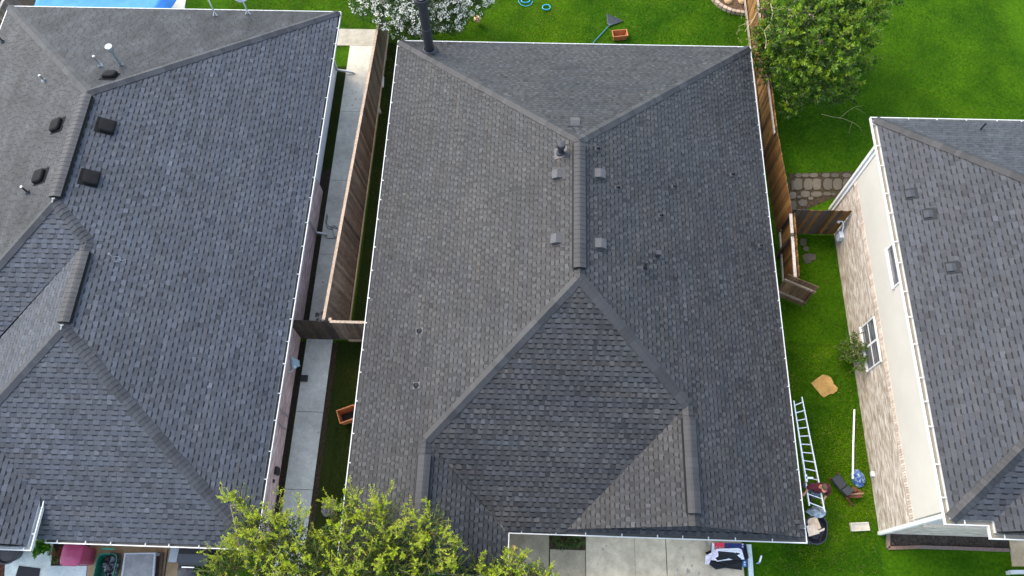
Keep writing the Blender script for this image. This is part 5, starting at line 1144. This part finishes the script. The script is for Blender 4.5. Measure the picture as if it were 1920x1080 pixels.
# --- white flowering shrub behind the middle house
def flower_shrub():
    r = random.Random(5); c0 = at(790, 20, 0); t_ = thing('flowering_shrub', 'big shrub covered in white blossom beside the black chimney pipe', 'shrub', c0)
    tb_ = MB(); lv = MB(); fl = MB()
    blobs = [(690, 2, 2.6, .75), (735, 25, 2.5, .8), (785, 30, 2.6, .85), (840, 25, 2.5, .75), (880, 10, 2.4, .65), (720, -20, 2.8, 1.0), (800, -25, 3.0, 1.1), (870, -25, 2.7, .9), (755, 55, 2.0, .55), (800, 55, 2.0, .5), (850, 42, 2.0, .5), (905, -5, 2.0, .5), (765, 5, 3.0, .8), (830, -5, 3.0, .8)]
    cen = [(at(px, py, z), rd) for px, py, z, rd in blobs]; stem0 = at(800, 10, 0)
    for c, rd in cen: limb(tb_, stem0 + Vector((U(-.3, .3), U(-.3, .3), -.05)), c, .05, .015, r, .6)
    gc = lambda r, f: tuple(q * r.uniform(.6, 1.25) for q in ((.025, .065, .006) if r.random() < .75 else (.055, .115, .012)))
    for c, rd in cen:
        for i in range(int(2300 * rd * rd)):
            o = rdir(r); p = c + o * rd * r.uniform(.15, 1.02) ** .5; leaf_quad(lv, p, (o + rdir(r) * .9), rdir(r, .1, 1), r.uniform(.09, .15), .036, gc(r, 0))
        for i in range(int(125 * rd * rd)):
            o = rdir(r, -.15, 1)
            if (o.y > .55 and r.random() < .5): continue
            p = c + o * rd * r.uniform(.82, 1.1); u_ = (o + Vector((0, -.2, .5))).normalized(); big = r.uniform(.7, 1.35)
            for j in range(r.randint(9, 16)):     # one cluster of blossoms
                q = p + rdir(r) * .065 * big; k = r.uniform(.8, 1.05); cc = (.80 * k, .78 * k, .66 * k) if r.random() < .85 else (.66 * k, .55 * k, .40 * k)
                leaf_quad(fl, q, (u_ * .5 + rdir(r)).normalized(), u_, .048 * big, .042 * big, cc, .1)
    tb_.build('stems', M['bark'], t_, True); lv.build('foliage', M['leaf'], t_); fl.build('blossom', M['petal'], t_)
flower_shrub()
p = at(895, 36, .3); b = MB(); b.lathe(tuple(p), [(.01, -.14), (.12, -.11), (.165, 0), (.13, .11), (.01, .15)], 16, col=(.62, .42, .22)); tag(b.build('ball', PL, None, True), 'pale orange ball on the lawn at the right edge of the white shrub', 'ball')

# --- bushy broadleaf tree at the top right
def bushy_tree():
    r = random.Random(9); basep = at(1535, 40); t_ = thing('tree', 'bushy broad leaved green tree at the top right over the fence', 'tree', basep)
    tb_ = MB(); lv = MB(); sm = MB()
    blobs = [(1475, 60, 3.6, .75), (1520, 30, 4.0, .95), (1575, 30, 4.0, .95), (1620, 20, 3.6, .75), (1640, -15, 3.4, .9), (1500, 100, 3.2, .8), (1555, 90, 3.6, .95), (1600, 75, 3.2, .75), (1480, 135, 2.7, .6), (1525, 150, 2.8, .75), (1570, 135, 2.8, .65), (1500, 180, 2.1, .5), (1550, 178, 2.0, .5), (1540, -30, 4.2, 1.2), (1600, -40, 4.0, 1.2), (1460, 95, 2.6, .5), (1480, 205, 1.5, .30), (1610, 115, 2.2, .5), (1585, 165, 1.8, .45), (1450, 25, 3.2, .45), (1446, 80, 2.5, .42), (1440, 115, 2.2, .36), (1446, 145, 1.9, .32), (1428, 80, 2.3, .34), (1424, 110, 2.1, .30), (1436, 60, 2.6, .34)]
    cen = [(at(px, py, z), rd) for px, py, z, rd in blobs]
    top = basep + Vector((0, 0, 1.3)); limb(tb_, basep - Vector((0, 0, .1)), top, .16, .13, r, .2)
    for c, rd in cen: limb(tb_, top, c, .07, .018, r, .5)
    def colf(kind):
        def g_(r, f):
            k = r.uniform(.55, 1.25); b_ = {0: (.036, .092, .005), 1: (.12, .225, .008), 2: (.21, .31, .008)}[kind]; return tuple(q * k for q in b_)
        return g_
    for c, rd in cen:
        for i in range(int(95 * rd * rd) + 10):
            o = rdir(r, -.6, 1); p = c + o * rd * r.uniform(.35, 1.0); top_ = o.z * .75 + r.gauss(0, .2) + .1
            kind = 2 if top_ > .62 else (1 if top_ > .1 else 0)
            # a spray: short shoot with fanned leaves
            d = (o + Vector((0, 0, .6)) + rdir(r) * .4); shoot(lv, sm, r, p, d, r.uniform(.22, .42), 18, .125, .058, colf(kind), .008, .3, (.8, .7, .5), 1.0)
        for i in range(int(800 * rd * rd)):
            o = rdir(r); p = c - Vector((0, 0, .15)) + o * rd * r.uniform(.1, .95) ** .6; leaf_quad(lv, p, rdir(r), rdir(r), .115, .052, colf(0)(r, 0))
    # pale bare twigs hanging over the fence and lawn
    def bare(pp, zz, rr=.014):
        q = [at(x, y, z) for (x, y), z in zip(pp, zz)]; sm.tube(q, [rr * (1 - .6 * i / (len(q) - 1)) for i in range(len(q))], 5, cap=False, col=(1.5, 1.5, 1.3))
    bare([(1452, -10), (1445, 8), (1449, 25), (1444, 45), (1433, 58), (1437, 75), (1435, 92)], [3.4, 3.4, 3.4, 3.3, 3.2, 3.1, 3.0], .022)
    bare([(1446, 2), (1430, 14), (1418, 25), (1414, 34), (1404, 48), (1396, 60)], [3.2, 3.1, 3.0, 2.9, 2.8, 2.6], .018)
    bare([(1440, 50), (1450, 60), (1461, 70), (1468, 74)], [3.2, 3.2, 3.1, 3.0], .012); bare([(1434, 90), (1441, 80), (1449, 84)], [3.0, 3.0, 2.9], .010)
    bare([(1412, 36), (1400, 43), (1384, 50)], [2.9, 2.7, 2.5], .010); bare([(1447, 14), (1460, 18), (1478, 15), (1495, 20)], [3.4, 3.5, 3.6, 3.6], .012)
    bare([(1540, 214), (1560, 219), (1580, 222), (1600, 230), (1612, 238), (1616, 246)], [.8, .6, .45, .3, .2, .1], .009); bare([(1575, 221), (1590, 208), (1604, 200), (1618, 198)], [.5, .5, .45, .4], .006); bare([(1598, 229), (1594, 240), (1592, 250)], [.3, .2, .1], .006); bare([(1604, 203), (1614, 207), (1624, 214)], [.4, .3, .2], .005)
    # loose yellowing sprigs over the planting bed by the fence
    for i in range(34):
        p = at(r.uniform(1380, 1450), r.uniform(28, 95), r.uniform(1.2, 2.4)); shoot(lv, sm, r, p, rdir(r, .1, 1), r.uniform(.15, .32), 9, .09, .04, (lambda r, f: tuple(q * r.uniform(.6, 1.2) for q in ((.20, .23, .03) if r.random() < .6 else (.09, .15, .02)))), .007, .3, (1.4, 1.3, 1.0), .9)
    for i in range(20):
        p = at(r.uniform(1418, 1445), r.uniform(78, 150), r.uniform(1.4, 2.2)); shoot(lv, sm, r, p, rdir(r, .1, 1), r.uniform(.15, .3), 10, .10, .045, (lambda r, f: tuple(q * r.uniform(.6, 1.2) for q in (.06, .12, .018))), .007, .3, (1, 1, 1), .9)
    tb_.build('trunk', M['bark'], t_, True); sm.build('twigs', M['twig'], t_, True); lv.build('crown', M['leaf'], t_)
bushy_tree()
def small_plant(name, lab, cat, px, py, z, pts_, n, l, w, cols, seed, ln=(.15, .3), grp=None, zlo=.1):
    r = random.Random(seed); bp = at(px, py); t_ = thing(name, lab, cat, bp, grp); lv = MB(); sm = MB()
    for x, y, zz in pts_:
        p = at(x, y, zz); sm.tube([bp + Vector((0, 0, -.02)), bp.lerp(p, .5) + Vector((0, 0, .15)), p], [.014, .01, .005], 5, cap=False, col=(.5, .45, .3))
        for _ in range(n): shoot(lv, sm, r, p + rdir(r) * .06, rdir(r, zlo, 1), r.uniform(*ln), 9, l, w, (lambda r, f: tuple(q * r.uniform(.6, 1.25) for q in r.choice(cols))), .005, .3, (.5, .5, .3), 1.0)
    sm.build('stems', M['twig'], t_, True); lv.build('leaves', M['leaf'], t_); return t_
small_plant('wall_shrub', 'loose leafy shrub growing against the brick below the right house window', 'shrub', 1592, 668, 0,
    [(1600, 632, 1.3), (1604, 642, 1.2), (1592, 645, .9), (1598, 655, 1.0), (1610, 650, 1.2), (1618, 652, 1.3), (1606, 662, 1.1), (1595, 668, .8), (1583, 660, .5), (1578, 668, .4), (1612, 678, 1.1), (1610, 690, 1.0), (1600, 675, .9), (1588, 676, .5), (1575, 652, .4), (1620, 675, 1.2), (1601, 648, 1.1), (1606, 672, .9)], 6, .095, .05, ((.06, .125, .016), (.10, .18, .02), (.045, .09, .014), (.14, .20, .022)), 4)
small_plant('ivy_plant', 'pale green round leaved plant in the corner below the left house gutter', 'plant', 77, 1026, 0, [(74, 1024, .5), (80, 1029, .4), (90, 1022, .45), (84, 1020, .5), (72, 1032, .35)], 7, .15, .12, ((.07, .20, .01), (.045, .14, .01)), 6, (.1, .2), 'plants in the front bed of the left house')
small_plant('bed_plant', 'tiny yellow green seedling at the edge of the entry path', 'plant', 94, 1040, 0, [(94, 1034, .15), (95, 1042, .15), (102, 1036, .2)], 3, .06, .045, ((.12, .20, .02),), 7, (.06, .12), 'plants in the front bed of the left house')
small_plant('bed_plant', 'red leaved plant in the dark mulch bed', 'plant', 112, 1038, 0, [(110, 1036, .25), (116, 1037, .25), (113, 1030, .2)], 4, .10, .03, ((.22, .02, .02), (.10, .03, .02)), 8, (.08, .2), 'plants in the front bed of the left house')
small_plant('bed_plant', 'olive green low plant below the red one in the mulch bed', 'plant', 108, 1047, 0, [(107, 1046, .2), (110, 1049, .2), (104, 1044, .2)], 5, .08, .035, ((.11, .12, .02), (.06, .08, .015)), 9, (.08, .18), 'plants in the front bed of the left house')
b = MB(); p = at(129, 1054, .05); b.lathe(tuple(p), [(.09, -.03), (.085, .02), (.05, .05), (.005, .055)], 9, col=(.7, .69, .62)); tag(b.build('pale_stone', MT), 'white stone on the dark mulch bed', 'stone')
small_plant('strip_plant', 'low dark green plants in the strip beside the driveway', 'plants', 1063, 1016, 0, [(1040 + i * 6.5, 1010 + (i * 7) % 16, .18) for i in range(9)], 7, .11, .03, ((.04, .09, .015), (.07, .12, .02)), 12, (.1, .22), None, .3)
small_plant('orange_plant', 'orange leaved plant squeezed behind the gutter near the brown fence', 'plant', 1420, 118, 0, [(1421, 104, .7), (1424, 98, .8), (1418, 108, .6), (1419, 122, .6), (1417, 130, .5)], 5, .12, .06, ((.42, .17, .03), (.34, .20, .04), (.2, .16, .03)), 13, (.08, .2))
p = at(617, 952); tag(lump(p.x, p.y, 0, .26, .22, 33, ((.13, .11, .09), (.10, .09, .075), (.16, .135, .11)), sx=.9, sy=1.2).build('garden_rock', MT), 'brownish rock at the foot of the feathery front tree', 'rock')

# ================================================================== grass blades over the lawns
def grass():
    r = np.random.default_rng(3); n = 150000
    regs = [(-13.5, 22.2, -5.0, 26.5, .10), (-6.2, 20.8, 8.6, 26.5, .33), (8.0, 9.5, 20, 26.5, .34), (8.2, 2.0, 11.3, 9.6, .13), (7.6, -.6, 19, 3.2, .10), (-6.3, 9.8, -5.2, 21, .03), (-6.5, 1.5, -5.2, 9.6, .05)]
    tot = 0; P = []
    for x0, y0, x1, y1, w in regs:
        k = int(n * w); P.append(np.stack([r.uniform(x0, x1, k), r.uniform(y0, y1, k)], 1))
    P = np.concatenate(P)
    def inside(x0, y0, x1, y1): return (P[:, 0] > x0) & (P[:, 0] < x1) & (P[:, 1] > y0) & (P[:, 1] < y1)
    bad = inside(WX - .02, WY0 - .02, 40, WYN) | inside(-30, -9, wxb + .02, 21.4) | inside(-5.0, 2, 7.6, 20.0) | inside(-2, -9, at(1392, 1040).x + .05, 3) | inside(at(1664, 996).x, at(1720, 1026).y, 19, 4.5) | inside(WX, 1.9, 19, 4) | inside(WL - .1, 2, WR + .4, 25 if False else yw2)
    bad |= inside(at(1336, 0).x + .1, at(1345, 14).y, at(1440, 0).x, 30) | inside(at(1480, 360).x, at(1520, 396).y, WX, at(1520, 326).y) | inside(at(1888, 985).x, -9, 40, 3.4)
    P = P[~bad]; n = len(P)
    # patchy colour: sum of a few sine fields stands in for noise
    def field(s, ph): return np.sin(P[:, 0] * s + ph + 1.7 * np.sin(P[:, 1] * s * .63 + ph)) * np.sin(P[:, 1] * s * 1.1 - ph * 2 + 1.3 * np.sin(P[:, 0] * s * .7))
    f = .55 * field(.55, .3) + .4 * field(1.3, 1.9) + .3 * field(3.1, 4.0) + .25 * field(7.0, 2.0)
    ang = r.uniform(0, 2 * np.pi, n); ln = r.uniform(.05, .11, n); lean = r.uniform(.3, 1.1, n); wd = r.uniform(.010, .018, n)
    dx, dy = np.cos(ang), np.sin(ang); B = np.zeros((n, 3)); B[:, :2] = P
    T = B + np.stack([dx * ln * np.sin(lean), dy * ln * np.sin(lean), ln * np.cos(lean)], 1); s = np.stack([-dy * wd, dx * wd, np.zeros(n)], 1) * .5
    V = np.stack([B - s, B + s, T], 1).reshape(-1, 3)
    me = bpy.data.meshes.new('grass'); me.vertices.add(3 * n); me.vertices.foreach_set('co', V.ravel().astype(np.float32)); me.loops.add(3 * n); me.loops.foreach_set('vertex_index', np.arange(3 * n, dtype=np.int32))
    me.polygons.add(n); me.polygons.foreach_set('loop_start', np.arange(0, 3 * n, 3, dtype=np.int32)); me.update(calc_edges=True)
    k = r.uniform(.6, 1.35, n)[:, None]; g0 = np.array([.026, .102, .0012]); g1 = np.array([.140, .230, .002]); t_ = np.clip(f[:, None] * 1.15 + .26, 0, 1); c = (g0 * (1 - t_) + g1 * t_) * k
    dry = r.random(n) < .07 + .09 * np.clip(f, 0, 1); c[dry] = np.array([.22, .17, .06]) * k[dry]
    yd = (P[:, 0] > 8.0) & (P[:, 1] > 9.5); c[yd] = c[yd] * .66; left = (P[:, 0] < -5.5); c[left] = c[left] * np.array([.95, .62, 1.0]); al = (P[:, 0] < -5.0) & (P[:, 1] < 21); c[al] = c[al] * .55  # al: alley blades darkened, the alley's shade put into their colour
    col = np.ones((n, 3, 4), np.float32); col[:, :, :3] = c[:, None, :]; a_ = me.color_attributes.new('Col', 'FLOAT_COLOR', 'CORNER'); a_.data.foreach_set('color', col.ravel())
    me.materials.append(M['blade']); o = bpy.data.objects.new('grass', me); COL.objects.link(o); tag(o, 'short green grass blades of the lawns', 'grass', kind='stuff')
grass()

# ================================================================== the worker carrying the ladder
def skin_mesh(name, nodes, edges, mtl, parent, root=0, sub=2):
    """nodes: (x, y, z, radius or (rx, ry)); a Skin surface grown on the joints, baked to a mesh"""
    me = bpy.data.meshes.new(name + '_skeleton'); me.from_pydata([n[:3] for n in nodes], edges, []); o = bpy.data.objects.new(name, me); COL.objects.link(o)
    o.modifiers.new('s', 'SKIN'); o.modifiers['s'].use_smooth_shade = True; s = o.modifiers.new('u', 'SUBSURF'); s.levels = sub; s.render_levels = sub
    if not me.skin_vertices: me.skin_vertices.new()
    for i, n in enumerate(nodes):
        r_ = n[3]; me.skin_vertices[0].data[i].radius = r_ if isinstance(r_, tuple) else (r_, r_); me.skin_vertices[0].data[i].use_root = (i == root)
    bpy.context.view_layer.update()
    m2 = bpy.data.meshes.new_from_object(o.evaluated_get(bpy.context.evaluated_depsgraph_get())); bpy.data.objects.remove(o); bpy.data.meshes.remove(me)
    m2.name = name; m2.materials.clear(); m2.materials.append(mtl); o = bpy.data.objects.new(name, m2); COL.objects.link(o); o.parent = parent
    for p in m2.polygons: p.use_smooth = True
    return o
def worker():
    base_ = at(1512, 925); t_ = thing('person', 'person in a maroon shirt and brown cap carrying the aluminium ladder', 'person', base_)
    J = dict(pel=(0, 0, .96), bel=(0, -.01, 1.10), che=(0, -.03, 1.30), nec=(0, -.05, 1.47), hb=(.0, -.07, 1.56), hm=(.0, -.085, 1.64), ht=(0, -.08, 1.715),
             sl=(.19, -.03, 1.41), el=(.27, -.14, 1.16), wl=(.12, -.36, 1.13), sr=(-.19, -.03, 1.41), er=(-.38, -.02, 1.43), wr=(-.50, -.20, 1.33),
             hl=(.095, 0, .90), kl=(.12, -.17, .50), al=(.12, -.08, .10), tl=(.13, -.24, .04), hr=(-.095, 0, .90), kr=(-.11, .06, .50), ar=(-.11, .28, .13), tr=(-.11, .17, .04))
    N = []; E_ = []; ix = {}
    def add(k, r): ix[k] = len(N); N.append((*J[k], r))
    for k, r in (('pel', (.155, .11)), ('bel', (.145, .11)), ('che', (.17, .115)), ('nec', .058), ('hb', (.062, .075)), ('hm', (.076, .095)), ('ht', (.055, .07)), ('sl', .07), ('el', .045), ('wl', .028), ('sr', .07), ('er', .045), ('wr', .028), ('hl', .088), ('kl', .056), ('al', .038), ('tl', .035), ('hr', .088), ('kr', .056), ('ar', .038), ('tr', .035)): add(k, r)
    for a, b in (('pel', 'bel'), ('bel', 'che'), ('che', 'nec'), ('nec', 'hb'), ('hb', 'hm'), ('hm', 'ht'), ('che', 'sl'), ('sl', 'el'), ('el', 'wl'), ('che', 'sr'), ('sr', 'er'), ('er', 'wr'), ('pel', 'hl'), ('hl', 'kl'), ('kl', 'al'), ('al', 'tl'), ('pel', 'hr'), ('hr', 'kr'), ('kr', 'ar'), ('ar', 'tr')): E_.append((ix[a], ix[b]))
    # hands: palm, four fingers of different lengths curled round the rail, thumb from the side of the palm
    for w, e, side in (('wl', 'el', 1), ('wr', 'er', -1)):
        W_ = Vector(J[w]); d = (W_ - Vector(J[e])).normalized(); s = d.cross(Vector((0, 0, 1))).normalized(); dn = s.cross(d).normalized() * -1
        pm = W_ + d * .06; pi = len(N); N.append((*pm, (.036, .018))); E_.append((ix[w], pi))
        for k, (of, ln) in enumerate(((-.027, .068), (-.009, .078), (.009, .073), (.027, .058))):
            a = pm + s * of + d * .035; b_ = a + d * ln * .45 + dn * .012; c = b_ + d * ln * .12 + dn * ln * .40; e_ = c - d * ln * .25 + dn * ln * .18; i0 = len(N)
            for q, r_ in ((a, .0105), (b_, .0095), (c, .0085), (e_, .0075)): N.append((*q, r_))
            E_.extend([(pi, i0), (i0, i0 + 1), (i0 + 1, i0 + 2), (i0 + 2, i0 + 3)])
        a = pm + s * (-.030 * side) - d * .02; b_ = a + s * (-.030 * side) + d * .028 + dn * .012; c = b_ + d * .030 + dn * .018; i0 = len(N)
        for q, r_ in ((a, .013), (b_, .011), (c, .009)): N.append((*q, r_))
        E_.extend([(pi, i0), (i0, i0 + 1), (i0 + 1, i0 + 2)])
    body = skin_mesh('body', N, E_, M['skin'], t_, 0, 2)
    f = lambda k, r: (*J[k], r)
    lerp = lambda a, b, q: tuple(J[a][i] + (J[b][i] - J[a][i]) * q for i in range(3))
    sN = [(0, 0, .90, (.215, .18)), f('bel', (.215, .185)), f('che', (.25, .20)), (0, -.045, 1.43, (.11, .10)), f('sl', .125), f('el', .095), (*lerp('el', 'wl', .55), .052), f('sr', .125), f('er', .105), (*lerp('er', 'wr', .55), .07)]
    skin_mesh('shirt', sN, [(0, 1), (1, 2), (2, 3), (2, 4), (4, 5), (5, 6), (2, 7), (7, 8), (8, 9)], M['shirt'], t_, 0, 2)
    tN = [(0, 0, .97, (.165, .125)), f('hl', .105), f('kl', .078), (*lerp('kl', 'al', .9), .062), f('hr', .105), f('kr', .078), (*lerp('kr', 'ar', .9), .062)]
    skin_mesh('trousers', tN, [(0, 1), (1, 2), (2, 3), (0, 4), (4, 5), (5, 6)], M['denim'], t_, 0, 2)
    for a, b in (('al', 'tl'), ('ar', 'tr')):
        A, B = Vector(J[a]), Vector(J[b]); skin_mesh('boot', [(A.x, A.y + .03, A.z - .02, .055), (*A.lerp(B, .5), .05), (B.x, B.y - .02, B.z, .042), (A.x, A.y, A.z + .1, .055)], [(0, 1), (1, 2), (0, 3)], M['boot'], t_, 0, 2)
    # cap with a brim, hair below it, and the face
    h = Vector(J['hm']); cp_ = MB(); rows = []
    for z, r_ in ((.02, .098), (.05, .097), (.085, .080), (.105, .05), (.112, .003)): rows.append([h + Vector((r_ * .86 * math.cos(k * math.pi / 10), r_ * 1.06 * math.sin(k * math.pi / 10) + .012, z)) for k in range(20)])
    cp_.grid(rows, True, (.07, .045, .03)); fd = Vector((-.35, -1, 0)).normalized(); sd_ = Vector((fd.y, -fd.x, 0))
    br = []
    for k in range(9): a_ = -1 + 2 * k / 8; br.append((h + fd * .075 + sd_ * .075 * a_ - fd * .02 * a_ * a_ + Vector((0, 0, .028)), h + fd * (.165 - .05 * a_ * a_) + sd_ * .07 * a_ + Vector((0, 0, .012))))
    cp_.grid([[b_[0] for b_ in br], [b_[1] for b_ in br]], False, (.30, .13, .08)); cp_.grid([[b_[1] - Vector((0, 0, .006)) for b_ in br], [b_[0] - Vector((0, 0, .006)) for b_ in br]], False, (.2, .09, .06)); cp_.build('cap', MT, t_, True, True)
    hr_ = MB(); hr_.grid([[h + Vector((r_ * .84 * math.cos(k * math.pi / 10), r_ * 1.02 * math.sin(k * math.pi / 10) + .02, z)) for k in range(-1, 12)] for z, r_ in ((.03, .094), (-.02, .092), (-.05, .075))], False, (.03, .02, .015)); hr_.build('hair', MT, t_, True, True)
    fm = MB(); fwd = Vector((0, -1, 0)); c0 = h + fwd * .085
    fm.lathe(tuple(c0 + Vector((0, -.012, -.02))), [(.002, .035), (.010, .0), (.014, -.012), (.003, -.02)], 8, col=(.40, .20, .125)); fm.build('nose', MT, t_, True, True)
    for sx_ in (-1, 1):
        e = MB(); e.lathe(tuple(h + Vector((sx_ * .030, -.078, .008))), [(.001, -.009), (.009, -.005), (.011, 0), (.009, .005), (.001, .009)], 10, col=(.75, .73, .7)); e.lathe(tuple(h + Vector((sx_ * .030, -.085, .008))), [(.001, -.005), (.005, 0), (.001, .005)], 8, col=(.02, .015, .01)); e.build('eye', PL, t_, True, True)
        e = MB(); e.lathe(tuple(h + Vector((sx_ * .077, .005, -.005))), [(.002, -.03), (.012, -.02), (.014, .012), (.004, .03)], 8, col=(.36, .17, .11)); e.build('ear', MT, t_, True, True)
    e = MB(); e.bar(h + Vector((-.024, -.088, -.052)), h + Vector((.024, -.088, -.052)), .012, .012, (0, 0, 1), (.25, .08, .07)); e.build('mouth', MT, t_, False, True)
M['boot'] = mat('work_boot', (.06, .04, .025), .7, .3)
worker()
